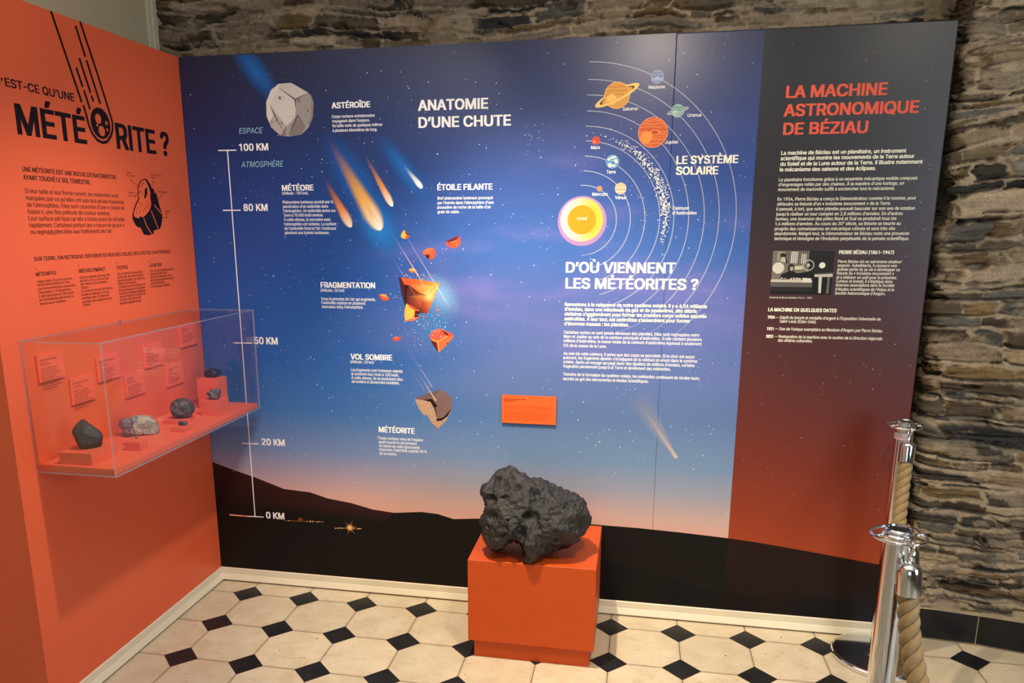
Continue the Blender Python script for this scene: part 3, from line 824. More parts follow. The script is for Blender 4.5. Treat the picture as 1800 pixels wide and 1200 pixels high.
block('caption_text', 'B', [("MÉTÉORE", 495.8, 334.6, 551.3, 334.6, 9.6, WHT, BD), ("(Altitude : 100 km)", 496.1, 341.8, 541.1, 341.8, 5, WHT, RG)] + [
    (t, 497 + i * 0.52, 357.4 + i * 7.65, x1, y1, 5.2, WHT, RG) for i, (t, x1, y1) in enumerate([
        ("Phénomène lumineux produit par la", 585.8, 357.4), ("pénétration d’un astéroïde dans", 577.1, 365.2), ("l’atmosphère. Un astéroïde arrive sur", 590.3, 372.7),
        ("Terre à 70 000 km/h environ.", 568.4, 380.6), ("À cette vitesse, la rencontre avec", 581.6, 388.4), ("l’atmosphère est violente. La surface", 591.2, 396.4),
        ("de l’astéroïde fond et l’air s’embrase", 590.9, 404.1), ("générant une trainée lumineuse.", 579.5, 411.7)])], blue)
block('caption_text', 'B', [("ÉTOILE FILANTE", 768.8, 333.7, 865.7, 333.1, 10, WHT, BD),
    ("Bref phénomène lumineux provoqué", 769.1, 350.5, 866.3, 350.2, 5.3, WHT, RG), ("par l’entrée dans l’atmosphère d’une", 769.1, 358.6, 867.8, 358.4, 5.3, WHT, RG),
    ("poussière de roche de la taille d’un", 769.1, 366.4, 862.4, 366.4, 5.3, WHT, RG), ("grain de sable.", 769.1, 374.5, 807.8, 374.8, 5.3, WHT, RG)], blue)
block('caption_text', 'B', [("FRAGMENTATION", 563.9, 505.1, 659.6, 506.6, 9.6, WHT, BD), ("(Altitude : 50 km)", 563.9, 512.3, 605.3, 512.9, 5, WHT, RG),
    ("Sous la pression de l’air qui augmente,", 564.8, 527, 660.5, 529.1, 5.3, WHT, RG), ("l’astéroïde explose en plusieurs", 565.1, 534.2, 642.5, 535.4, 5.3, WHT, RG),
    ("morceaux dans l’atmosphère.", 566, 541.1, 638.6, 542.6, 5.3, WHT, RG)], blue)
block('caption_text', 'B', [("VOL SOMBRE", 616.4, 631.1, 689.6, 633.2, 9.4, WHT, BD), ("(Altitude : 20 km)", 616.4, 638, 657.2, 638.9, 5, WHT, RG),
    ("Les fragments sont fortement ralentis", 617, 652.1, 707.9, 654.8, 5.2, WHT, RG), ("et achèvent leur chute à 300 km/h.", 617.6, 659.3, 701.3, 661.4, 5.2, WHT, RG),
    ("À cette vitesse, ils ne produisent plus", 617.9, 666.2, 707.9, 668.6, 5.2, WHT, RG), ("de lumière et deviennent invisibles.", 618.5, 672.8, 702.5, 675.2, 5.2, WHT, RG)], blue)
block('caption_text', 'B', [("MÉTÉORITE", 665.8, 759.6, 729.1, 761.4, 9.3, WHT, BD),
    ("Corps rocheux venu de l’espace", 665.8, 772.1, 743.6, 775.3, 5.1, WHT, RG), ("ayant touché le sol terrestre.", 666.1, 778.8, 733.7, 781.7, 5.1, WHT, RG),
    ("Au terme de cette éprouvante", 666.5, 785.6, 738, 788.8, 5.1, WHT, RG), ("traversée, l’astéroïde a perdu 90 %", 666.8, 792.4, 750, 795.6, 5.1, WHT, RG),
    ("de sa masse.", 667.2, 798.8, 697.8, 800.2, 5.1, WHT, RG)], blue)
block('heading_text', 'B', [("LE SYSTÈME", 1188.7, 288.2, 1297.5, 285.9, 13.6, CRM, BD), ("SOLAIRE", 1187.8, 306.9, 1262.2, 305.7, 13.6, CRM, BD)], blue)
block('heading_text', 'B', [("D’OÙ VIENNENT", 994.4, 479.5, 1187.3, 479, 17.8, CRM, BD), ("LES MÉTÉORITES ?", 993.7, 507.7, 1227, 507.7, 17.8, CRM, BD)], blue)
block('body_text', 'B', [(t, x0, y0, x1, y1, 6.0, CRM, 0.02) for t, x0, y0, x1, y1 in [
    ("Remontons à la naissance de notre système solaire. Il y a 4,56 milliards", 992.7, 538.5, 1242.9, 540.4), ("d’années, dans une nébuleuse de gaz et de poussières, des débris", 992.5, 546.9, 1224.7, 548.5),
    ("stellaires s’agglomèrent pour former les premiers corps solides appelés", 992.3, 555.3, 1241.9, 557.6), ("astéroïdes. À leur tour, les astéroïdes s’assemblent pour former", 992, 563.7, 1213.2, 566),
    ("d’énormes masses : les planètes.", 991.8, 571.9, 1105.4, 573)]] + [(t, x0, y0, x1, y1, 5.4, WHT, RG) for t, x0, y0, x1, y1 in [
    ("Certaines roches ne sont jamais devenues des planètes. Elles sont regroupées entre", 991.1, 587.5, 1229.3, 590.1),
    ("Mars et Jupiter au sein de la ceinture principale d’astéroïdes. Si elle contient plusieurs", 990.9, 594.7, 1233.5, 598),
    ("millions d’astéroïdes, la masse totale de la ceinture d’astéroïdes équivaut à seulement", 990.6, 602.2, 1233.1, 605.7), ("5% de la masse de la Lune.", 990.6, 609.7, 1066.2, 610.8),
    ("Au sein de cette ceinture, il arrive que des corps se percutent. Si le choc est assez", 990.4, 624.4, 1221.2, 628.6),
    ("puissant, les fragments éjectés s’échappent de la ceinture et errent dans le système", 990.4, 631.6, 1225.4, 636.3),
    ("solaire. Après un voyage qui peut durer des dizaines de millions d’années, certains", 990.2, 638.8, 1220.9, 644.2),
    ("fragments parviennent jusqu’à la Terre et deviennent des météorites.", 989.9, 646.1, 1178.9, 651),
    ("Témoins de la formation du système solaire, les météorites continuent de révéler leurs", 989.7, 660.5, 1228.9, 666.8), ("secrets au gré des découvertes et études scientifiques.", 989.5, 668, 1140.2, 672.4)]], blue)
ROS = I(232, 92, 66)
block('heading_text', 'B', [("LA MACHINE", 1381.1, 171.6, 1559.3, 166.4, 20.5, ROS, BD), ("ASTRONOMIQUE", 1377, 204.1, 1614.5, 197.8, 20.3, ROS, BD), ("DE BÉZIAU", 1375.9, 236.4, 1525, 233.1, 20, ROS, BD)], blue, label='coral red heading of the red strip')
block('body_text', 'B', [(t, x0, y0, x1, y1, 6.6, CRM, 0.02) for t, x0, y0, x1, y1 in [
    ("La machine de Béziau est un planétaire, un instrument", 1372.9, 271.7, 1592.6, 268.2), ("scientifique qui montre les mouvements de la Terre autour", 1372, 281, 1607.1, 278),
    ("du Soleil et de la Lune autour de la Terre. Il illustre notamment", 1371.2, 290.7, 1621.4, 287.9), ("le mécanisme des saisons et des éclipses.", 1370.5, 300.7, 1539.5, 299.2)]] + [
    (t, x0, y0, x1, y1, 5.7, CRM, 0.008) for t, x0, y0, x1, y1 in [
    ("Le planétaire fonctionne grâce à un ensemble mécanique mobile composé", 1369, 318, 1612.3, 316.1), ("d’engrenages reliés par des chaines. À la manière d’une horloge, un", 1368.4, 326.5, 1588.7, 325.2),
    ("mouvement de manivelle suffit à enclencher tout le mécanisme.", 1367.7, 335.2, 1572.9, 334.1),
    ("En 1904, Pierre Béziau a conçu le Démonstrateur comme il le nomme, pour", 1366.6, 352, 1610.1, 351.2), ("défendre sa théorie d’un « troisième mouvement » de la Terre.", 1365.8, 360.7, 1565.7, 360.5),
    ("Il pensait, à tort, que notre planète pouvait basculer sur son axe de rotation", 1364.8, 369.5, 1607.8, 369), ("jusqu’à réaliser un tour complet en 2,8 millions d’années. En d’autres", 1364, 378.3, 1586.3, 378.3),
    ("termes, une inversion des pôles Nord et Sud se produirait tous les", 1363.2, 386.8, 1575.5, 387.1), ("1,4 millions d’années. Au cours du 20ᵉ siècle, sa théorie se heurte au", 1362.4, 395.6, 1583, 395.6),
    ("progrès des connaissances en mécanique céleste et sera très vite", 1361.7, 404.4, 1573.2, 404.4), ("abandonnée. Malgré tout, le Démonstrateur de Béziau reste une prouesse", 1361.1, 412.6, 1597.7, 413.2),
    ("technique et témoigne de l’évolution perpétuelle de la pensée scientifique.", 1360.6, 421.4, 1597.7, 422.2)]], blue)
block('body_text', 'B', [("PIERRE BÉZIAU (1861-1947)", 1474.5, 446, 1571.1, 446.5, 6, CRM, BD)] + [(t, x0, y0, x1, y1, 5.3, CRM, 0.008) for t, x0, y0, x1, y1 in [
    ("Pierre Béziau est un astronome amateur", 1472.7, 461.7, 1584.3, 462.7), ("angevin. Autodidacte, il consacre une", 1472.2, 468.4, 1576.3, 469.7), ("grande partie de sa vie à développer sa", 1471.4, 475.4, 1581.2, 476.7),
    ("théorie du « troisième mouvement »", 1470.6, 482.4, 1570.9, 483.4), ("et à élaborer un outil pour la présenter.", 1470.1, 489.3, 1576.8, 490.9), ("Curieux et investi, il s’implique dans", 1469.3, 496.1, 1568.5, 497.6),
    ("diverses associations dont la Société", 1468.6, 502.8, 1571.4, 504.6), ("d’études scientifiques de l’Anjou et la", 1468.1, 510.3, 1571.1, 511.8), ("Société Astronomique d’Angers.", 1467.3, 517.2, 1555.9, 518.8)]], blue)
block('body_text', 'B', [("Extrait de la Revue Illustrée n°22-5 – 1907", 1352.4, 524.2, 1427.5, 525, 3.2, CRM, 0.0, 0.2), ("LA MACHINE EN QUELQUES DATES", 1350, 546.9, 1470.4, 548.5, 6, CRM, BD),
    ("1904", 1349, 559.6, 1361.9, 560.1, 5.2, CRM, BD), ("— Dépôt du brevet et médaille d’argent à l’Exposition Universelle de", 1363, 560.3, 1548.1, 563, 5.3, CRM, 0.008),
    ("Saint-Louis (États-Unis).", 1370.4, 566.8, 1435, 568.1, 5.3, CRM, 0.008), ("1931", 1347.7, 580, 1359.8, 580.3, 5.2, CRM, BD),
    ("— Don de l’unique exemplaire au Muséum d’Angers par Pierre Béziau.", 1362.2, 580.5, 1551.7, 583.6, 5.3, CRM, 0.008), ("2023", 1346.2, 593.2, 1358.8, 593.7, 5.2, CRM, BD),
    ("— Restauration de la machine avec le soutien de la Direction régionale", 1360.9, 593.7, 1550.7, 597.3, 5.3, CRM, 0.008), ("des affaires culturelles.", 1367.3, 600.4, 1428, 601.7, 5.3, CRM, 0.008)], blue)

# ---- asteroid picture (photo crop origin 380,100, 3.333 px per px)
Z5 = dict(o=(380, 100), k=3.3333)
A = Art('B', 0.0013)
A.glow(uvB(447, 122), 0.20, 0.065, math.radians(-52), I(40, 110, 190), 0.75)
A.glow(uvB(640, 345), 0.36, 0.10, math.radians(-58), I(30, 120, 215), 0.55)
A.glow(uvB(663, 398), 0.15, 0.10, math.radians(-58), I(50, 150, 235), 0.6)
A.glow(uvB(711, 298), 0.20, 0.055, math.radians(-52), I(40, 115, 200), 0.75)
A.glow(uvB(770, 520), 0.13, 0.10, math.radians(-40), I(150, 200, 240), 0.75)
A.glow(uvB(757, 560), 0.20, 0.13, math.radians(-50), I(70, 150, 215), 0.45)
A.build('blue_glow', M_soft, blue)
A = Art('B', 0.0022)
ast = [(293, 265), (320, 195), (365, 158), (440, 152), (540, 210), (572, 265), (568, 350), (545, 410), (500, 455), (430, 467), (375, 460), (320, 410), (295, 345)]
A.poly(ast, I(158, 148, 140), **Z5)
A.poly([(320, 195), (365, 158), (440, 152), (540, 210), (465, 244), (372, 182), (345, 215), (316, 290), (335, 345), (311, 386), (296, 345), (293, 265)], I(212, 204, 193), **Z5)
A.poly([(365, 160), (440, 153), (540, 210), (465, 244), (372, 182)], I(192, 183, 173), **Z5)
A.poly([(372, 186), (456, 250), (466, 300), (462, 348), (440, 380), (412, 404), (388, 372), (340, 325), (318, 288), (345, 215)], I(202, 193, 183), **Z5)
A.poly([(462, 250), (540, 212), (556, 225), (555, 355), (522, 408), (478, 350), (468, 300)], I(150, 142, 136), **Z5)
A.poly([(556, 225), (572, 265), (568, 350), (545, 410), (535, 385), (555, 355)], I(132, 122, 116), **Z5)
A.poly([(478, 360), (524, 412), (500, 455), (430, 467), (440, 400)], I(128, 118, 112), **Z5)
A.poly([(318, 290), (388, 372), (412, 404), (400, 440), (376, 460), (320, 410), (338, 345)], I(176, 166, 158), **Z5)
A.poly([(412, 402), (376, 460), (408, 466)], I(130, 120, 114), **Z5)
for p, q, a, b_ in (((372, 184), (462, 250), 0.001, 0.006), ((462, 250), (538, 212), 0.006, 0.001), ((462, 250), (466, 300), 0.005, 0.002), ((478, 340), (424, 462), 0.0075, 0.001), ((478, 345), (522, 408), 0.006, 0.002), ((322, 292), (345, 345), 0.002, 0.006), ((345, 345), (402, 450), 0.005, 0.001)):
    A.line(p, q, a, I(92, 84, 80), w1=b_, **Z5)
for x, y, r in ((373, 240, 8), (391, 233, 2.5), (484, 257, 9), (502, 262, 2.5), (538, 314, 6.5), (522, 300, 2.5), (444, 345, 2.5), (352, 372, 5), (384, 388, 6), (336, 383, 4), (432, 350, 2.5)):
    A.disc(uvB(380 + x / 3.3333, 100 + y / 3.3333), r * 0.00076, I(120, 110, 106), 14, ry=r * 0.0009)
A.build('asteroid_picture', M_ink, blue)

# ---- meteors
A = Art('B', 0.0034)
A.comet((670, 404.5), (573, 236), 0.047, I(255, 246, 226), I(246, 184, 92), I(176, 110, 80), 0.98, 0.55, bulge=0.2)
A.comet((667, 401), (640, 352), 0.020, I(255, 255, 248), I(255, 236, 190), I(246, 184, 92), 0.9, 0.8)
A.build('meteor_picture', M_soft, blue); A = Art('B', 0.0040)
A.comet((617.5, 399.5), (564, 302), 0.026, I(255, 240, 214), I(240, 150, 84), I(120, 70, 90), 0.98, 0.5, bulge=0.2)
A.build('meteor_picture', M_soft, blue); A = Art('B', 0.0040)
A.comet((690.3, 363), (635, 260), 0.019, I(255, 250, 236), I(244, 164, 92), I(120, 70, 90), 0.98, 0.5, bulge=0.18)
A.build('meteor_picture', M_soft, blue); A = Art('B', 0.0040)
A.comet((742.5, 331), (705, 285), 0.0145, I(250, 246, 240), I(222, 222, 226), I(150, 190, 220), 1.0, 0.45, bulge=0.2)
A.build('meteor_picture', M_soft, blue)
A = Art('B', 0.0034)
A.comet((1190, 806), (1112, 690), 0.011, I(252, 224, 196), I(196, 176, 170), I(130, 140, 165), 0.9, 0.8, bulge=0.05)
u0, z0 = uvB(1190, 806); u1, z1 = uvB(1116, 693)
pts, cs, fs = [], [], []
for i in range(21):
    t = i / 20; wd = 0.004 + 0.060 * t; n_ = np.array([-(z1 - z0), u1 - u0]); n_ /= np.linalg.norm(n_)
    for j in range(9):
        y = j / 4 - 1
        pts.append((u0 + (u1 - u0) * t + n_[0] * wd * y, z0 + (z1 - z0) * t + n_[1] * wd * y))
        cs.append((*I(190, 184, 192)[:3], 0.62 * (1 - y * y) * (1 - t) ** 0.9))
for i in range(20):
    for j in range(8):
        p = i * 9 + j; fs.append((p, p + 1, p + 10, p + 9))
A.put(pts, fs, cs)
A.build('comet_picture', M_soft, blue)

# ---- fragmentation picture (crop origin 440,380)
Z6 = dict(o=(440, 380), k=3.3333)
A = Art('B', 0.0036)
RED, DKR, ORG, YEL, LOR = I(232, 84, 56), I(74, 28, 34), I(238, 112, 52), I(250, 182, 70), I(250, 140, 70)
A.poly([(870, 360), (882, 358), (1000, 372), (1111, 392), (1075, 480), (1040, 570), (1000, 566), (950, 545), (905, 520), (885, 450)], I(70, 30, 36), **Z6)
A.poly([(882, 360), (1000, 372), (1111, 392), (1075, 420), (1035, 462), (990, 448), (930, 402), (905, 402)], [I(232, 96, 50), I(238, 96, 48), I(246, 150, 60), I(250, 190, 90), I(255, 214, 120), I(244, 120, 50), I(226, 84, 48), I(214, 74, 48)], **Z6)
A.poly([(1035, 466), (1075, 424), (1111, 394), (1075, 480), (1040, 570), (1000, 566), (1012, 500)], [I(255, 220, 130), I(255, 206, 110), I(246, 176, 80), I(238, 140, 60), I(150, 60, 40), I(90, 36, 36), I(180, 80, 44)], **Z6)
A.poly([(930, 408), (990, 452), (1032, 468), (1008, 505), (1000, 566), (950, 545), (910, 518), (915, 470)], [I(96, 40, 40), I(120, 48, 40), I(232, 140, 60), I(180, 80, 44), I(84, 34, 38), I(62, 28, 36), I(58, 26, 34), I(76, 32, 38)], **Z6)
A.poly([(903, 402), (925, 404), (912, 440), (914, 520), (903, 480), (905, 430)], I(30, 16, 22), **Z6)
A.poly([(915, 510), (935, 520), (990, 550), (992, 588), (960, 612), (915, 614), (902, 580), (904, 545)], ORG, **Z6)
A.poly([(915, 510), (902, 575), (908, 612), (955, 592), (965, 552), (930, 530)], YEL, **Z6)
A.poly([(966, 552), (992, 556), (992, 588), (962, 592)], I(70, 26, 34), **Z6)
A.poly([(925, 520), (950, 525), (990, 552), (960, 550)], I(214, 74, 48), **Z6)
A.build('fragment_picture', M_ink, blue); A = Art('B', 0.0040)
# flying pieces
A.poly([(905, 78), (912, 92), (930, 100), (930, 118), (915, 133), (895, 130), (881, 120), (888, 98)], YEL, **Z6)
A.poly([(905, 78), (914, 94), (931, 102), (929, 112), (910, 102)], I(46, 22, 30), **Z6)
A.poly([(912, 108), (931, 112), (926, 128), (908, 133)], RED, **Z6)
A.build('fragment_picture', M_ink, blue); A = Art('B', 0.0040)
A.poly([(1010, 206), (1040, 186), (1070, 185), (1087, 208), (1082, 232), (1070, 250), (1050, 253), (1025, 236), (1014, 224)], RED, **Z6)
A.poly([(1010, 206), (1040, 186), (1070, 186), (1066, 202), (1050, 218), (1020, 222)], I(240, 106, 60), **Z6)
A.poly([(1020, 226), (1052, 224), (1048, 252), (1028, 240)], I(78, 30, 34), **Z6)
A.build('fragment_picture', M_ink, blue); A = Art('B', 0.0040)
A.poly([(1143, 150), (1190, 126), (1228, 113), (1232, 160), (1215, 180), (1188, 188), (1165, 180), (1150, 166)], RED, **Z6)
A.poly([(1143, 150), (1190, 126), (1228, 114), (1206, 140), (1180, 152), (1165, 152)], I(110, 30, 40), **Z6)
A.line((1165, 154), (1205, 142), 0.002, LOR, **Z6); A.line((1205, 142), (1212, 178), 0.002, LOR, **Z6)
A.line((1163, 152), (1176, 168), 0.003, I(40, 18, 26), **Z6)
A.build('fragment_picture', M_ink, blue); A = Art('B', 0.0040)
A.poly([(755, 458), (772, 454), (795, 458), (816, 486), (796, 496), (772, 490), (760, 474)], RED, **Z6)
A.poly([(757, 457), (795, 458), (812, 480), (780, 474)], LOR, **Z6); A.poly([(760, 458), (792, 459), (786, 468)], YEL, **Z6)
A.build('fragment_picture', M_ink, blue); A = Art('B', 0.0040)
A.poly([(833, 716), (850, 702), (886, 712), (866, 730), (845, 731)], RED, **Z6)
A.poly([(835, 714), (852, 703), (884, 712), (858, 716)], I(238, 106, 66), **Z6)
A.build('fragment_picture', M_ink, blue); A = Art('B', 0.0040)
A.poly([(926, 312), (950, 304), (976, 316), (965, 328), (940, 330)], ORG, **Z6); A.poly([(926, 312), (950, 305), (974, 315), (950, 320)], YEL, **Z6)
A.build('fragment_picture', M_ink, blue); A = Art('B', 0.0040)
A.poly([(1084, 548), (1098, 542), (1110, 548), (1096, 556)], ORG, **Z6)
A.build('fragment_picture', M_ink, blue); A = Art('B', 0.0040)
A.poly([(1050, 700), (1062, 675), (1095, 658), (1125, 662), (1170, 680), (1195, 700), (1160, 745), (1105, 797), (1070, 755)], RED, **Z6)
A.poly([(1050, 700), (1062, 675), (1095, 658), (1118, 660), (1110, 690), (1080, 722), (1062, 722)], I(236, 92, 62), **Z6)
A.poly([(1100, 735), (1155, 702), (1195, 702), (1160, 745), (1105, 797)], I(240, 104, 62), **Z6)
A.poly([(1058, 724), (1092, 738), (1103, 796), (1070, 755)], I(92, 34, 36), **Z6)
A.line((1062, 722), (1098, 736), 0.0035, YEL, **Z6); A.line((1098, 736), (1155, 700), 0.0035, YEL, **Z6); A.line((1098, 736), (1106, 795), 0.003, YEL, **Z6)
A.poly([(1118, 666), (1150, 682), (1168, 704), (1145, 692)], I(30, 16, 24), **Z6)
A.poly([(1142, 746), (1162, 742), (1158, 750)], I(30, 16, 24), **Z6)
A.build('fragment_picture', M_ink, blue); A = Art('B', 0.0040)
# scattered crumbs
for i in range(330):
    a = random.uniform(0, 2 * math.pi); r = abs(random.gauss(0, 0.55)) + 0.55
    x = 990 + 120 * r * math.cos(a) + (40 if math.sin(a) > 0 else 0) * random.random(); y = 480 + 150 * r * math.sin(a)
    if random.random() < 0.35: x, y = random.gauss(1060, 70), random.gauss(640, 70)
    if 880 < x < 1100 and 375 < y < 565 and not (x > 1060 and y > 480): continue
    c = random.choice([I(150, 170, 205), I(180, 196, 222), I(120, 148, 196), I(236, 90, 70), I(240, 120, 100)]) if y < 620 else random.choice([I(140, 166, 205), I(170, 190, 218), I(230, 90, 74)] if y < 660 else [I(140, 166, 205), I(170, 190, 218)])
    u, z = uvB(440 + x / 3.3333, 380 + y / 3.3333); q = random.uniform(0.0012, 0.0042); t0 = random.uniform(0, 6)
    A.put([(u + q * random.uniform(.5, 1.2) * math.cos(t0 + t), z + q * random.uniform(.5, 1.2) * math.sin(t0 + t)) for t in (0, 1.7, 3.2, 4.6)], [(0, 1, 2, 3)], [c] * 4)
o = A.build('crumb_print', M_ink, blue); o['kind'] = 'stuff'
# the falling stone at the bottom of the flight (crop origin 360,680)
Z7 = dict(o=(360, 680), k=2.8125)
A = Art('B', 0.0036)
A.poly([(1038, 58), (1105, 30), (1165, 12), (1215, 43), (1225, 100), (1195, 165), (1150, 209), (1122, 178), (1097, 136), (1085, 141), (1060, 110)], I(122, 96, 88), **Z7)
A.poly([(1038, 59), (1085, 66), (1118, 72), (1140, 105), (1150, 165), (1155, 206), (1122, 178), (1097, 136), (1085, 141), (1060, 110)], I(184, 148, 120), **Z7)
A.poly([(1038, 58), (1105, 30), (1165, 12), (1120, 62), (1095, 66)], I(112, 86, 82), **Z7)
A.poly([(1152, 165), (1190, 145), (1225, 102), (1195, 165), (1152, 208)], I(176, 142, 118), **Z7)
A.poly([(1080, 64), (1122, 58), (1150, 92), (1140, 104), (1118, 74)], I(30, 20, 22), **Z7); A.poly([(1112, 66), (1140, 96), (1150, 165), (1136, 110)], I(36, 24, 26), **Z7)
A.poly([(1145, 158), (1180, 150), (1225, 100), (1200, 145), (1170, 166), (1145, 168)], I(30, 20, 22), **Z7)
for i in range(190):
    x, y = random.uniform(1045, 1222), random.uniform(18, 200)
    if (x < 1150 and y > 66 + (x - 1040) * 0.1 and y < 76 + (x - 1045) * 1.25) or (x > 1125 and y > 25 and y < 150 and x < 1218 - max(0, y - 90) * .5):
        A.disc(uvB(360 + x / 2.8125, 680 + y / 2.8125), random.uniform(0.0006, 0.0018), I(58, 42, 40), 6)
A.disc(uvB(360 + 1176 / 2.8125, 680 + 172 / 2.8125), 0.003, I(140, 110, 96), 10)
A.build('meteorite_picture', M_ink, blue)
A = Art('B', 0.0062)
def streak(p, q, wd, c, a0, a1, z=Z6):
    A.line(p, q, wd * 0.4, (*c[:3], a0), (*c[:3], a1), w1=wd, **z)
streak((820, 82), (985, 350), 0.006, I(225, 190, 205), 0.0, 0.8); streak((985, 350), (1036, 442), 0.007, I(255, 200, 140), 0.8, 0.2)
streak((925, 135), (1085, 400), 0.0032, I(220, 190, 210), 0.5, 0.8); streak((1085, 400), (1166, 532), 0.0045, I(250, 240, 245), 0.9, 0.1)
streak((820, 220), (905, 360), 0.0024, I(200, 190, 220), 0.0, 0.6); streak((905, 360), (996, 516), 0.003, I(236, 130, 90), 0.7, 0.3)
A.glow(uvB(440 + 1050 / 3.3333, 380 + 470 / 3.3333), 0.032, 0.032, 0, I(255, 220, 140), 0.75)
A.build('speed_streak', M_soft, blue); A = Art('B', 0.0062)
streak((925, 780), (1066, 1000), 0.0026, I(214, 200, 210), 0.1, 0.9); streak((925, 870), (1020, 1020), 0.002, I(200, 190, 210), 0.1, 0.6); streak((985, 920), (1088, 1080), 0.006, I(214, 190, 176), 0.1, 0.95)
A.build('speed_streak', M_soft, blue)

# ---- solar system picture
A = Art('B', 0.0026)
SC = np.array(uvB(1023, 387.5))
orb_px = [1083.5, 1108, 1133.4, 1159.3, 1184.3, 1210.2, 1237.5, 1263.6, 1293.5]
orb = [uvB(x, 388)[0] - SC[0] for x in orb_px]
soft_cols = []
for k, r in enumerate(orb):
    n = int(2 * math.pi * r / 0.0058)
    for i in range(n):
        t = math.pi / 2 + 0.04 - i * 2 * math.pi / n
        if t < -math.pi / 2 + (0.02 if k == 0 else 0.25): break
        u, z = SC[0] + r * math.cos(t), SC[1] + r * math.sin(t)
        if t > math.pi / 2 - 0.02 and k: continue
        zl = 1.335
        if k == 0: al = 1.0 if t > -1.1 else max(0.25, 1 - (-1.1 - t) * 1.6)
        else: al = float(smooth(1.235, 1.42, np.array(z)))
        if al < 0.06: continue
        q = 0.00145 * (0.6 + 0.4 * al)
        A.put([(u - q, z - q), (u + q, z - q), (u + q, z + q), (u - q, z + q)], [(0, 1, 2, 3)], [I(238, 232, 226)] * 4, lift=0.0026)
rb = (uvB(1169.8, 388)[0] - SC[0])
for i in range(620):
    t = math.radians(random.triangular(-18, 82, 12))
    spread = 0.016 * min(1, 0.35 + (math.radians(82) - t) * 0.9) * (1 if t > -0.1 else max(0.4, 1 + t * 2))
    r = rb + random.gauss(0, spread * 0.62) * 1.0
    q = random.uniform(0.0013, 0.003); u, z = SC[0] + r * math.cos(t), SC[1] + r * math.sin(t); t0 = random.uniform(0, 6)
    A.put([(u + q * math.cos(t0 + a), z + q * math.sin(t0 + a)) for a in (0, 1.4, 2.7, 4.4)], [(0, 1, 2, 3)], [I(240, 236, 230)] * 4)
A.build('orbit_picture', M_ink, blue)
A = Art('B', 0.0034)
kx = uvB(1150, 300)[0] - uvB(1149, 300)[0]; kz = uvB(1150, 300)[1] - uvB(1150, 301)[1]
def planet(x, y, r, c, bands=(), hi=None, rim=None):
    ctr = uvB(x, y); rr = r * kx
    A.disc(ctr, rr, rim or c, 48); A.disc(ctr, rr * 0.95, c, 48)
    for y0, hgt, cc_ in bands:
        # band across the disc: clipped lens between two chords, slightly wavy
        pts_t, pts_b = [], []
        for i in range(17):
            q = i / 16 * 2 - 1
            for lst, yy in ((pts_t, y0 + hgt / 2), (pts_b, y0 - hgt / 2)):
                lim = math.sqrt(max(0, 1 - yy * yy)) * 0.94
                lst.append((ctr[0] + q * lim * rr, ctr[1] + (yy + 0.03 * math.sin(q * 5 + y0 * 9)) * rr))
        A.polyuv(pts_t + pts_b[::-1], cc_)
    if hi: A.disc((ctr[0] - rr * 0.42, ctr[1] - rr * 0.30), rr * 0.40, hi, 28)
    return ctr, rr
planet(1155.6, 135.1, 11.4, I(150, 160, 188), [(0.55, 0.2, I(120, 134, 168)), (0.1, 0.16, I(116, 132, 168)), (-0.35, 0.2, I(176, 184, 204)), (-0.7, 0.12, I(120, 134, 168))], None, I(176, 184, 204))
c_, r_ = uvB(1155.6, 135.1), 11.4 * kx
A.ring((c_[0], c_[1] - 0.1 * r_), 0.13 * r_, 0.26 * r_, I(206, 210, 224), 0.06 * r_, 0.13 * r_, -0.1, 20)
A.build('planet_picture', M_ink, blue); A = Art('B', 0.0034)
# Saturn with its ring passing behind and in front
rot = math.radians(25)
sc_ = uvB(1084.7, 167.6)
srx = 42.0 * kx; sry = 9.4 * kx
A.ring(sc_, 0.78 * srx, srx, I(240, 206, 120), 0.70 * sry, sry, rot)
A.ring(sc_, 0.70 * srx, 0.79 * srx, I(74, 56, 50), 0.60 * sry, 0.71 * sry, rot)
A.ring(sc_, 0.50 * srx, 0.70 * srx, I(222, 150, 90), 0.44 * sry, 0.60 * sry, rot)
planet(1084.7, 167.6, 22.6, I(222, 158, 80), [(0.62, 0.06, I(196, 124, 50)), (0.36, 0.06, I(196, 124, 50)), (0.05, 0.06, I(206, 132, 54)), (0.75, 0.1, I(232, 150, 60))], I(250, 196, 104), I(246, 190, 100))  # Saturn's ink muted, the glare on the panel mixed into its colour
A.ring(sc_, 0.78 * srx, srx, I(240, 206, 120), 0.70 * sry, sry, rot, 40, math.pi, 2 * math.pi)
A.ring(sc_, 0.62 * srx, 0.78 * srx, I(246, 172, 84), 0.55 * sry, 0.70 * sry, rot, 40, math.pi + 0.4, 2 * math.pi - 0.4)
A.build('planet_picture', M_ink, blue); A = Art('B', 0.0034)
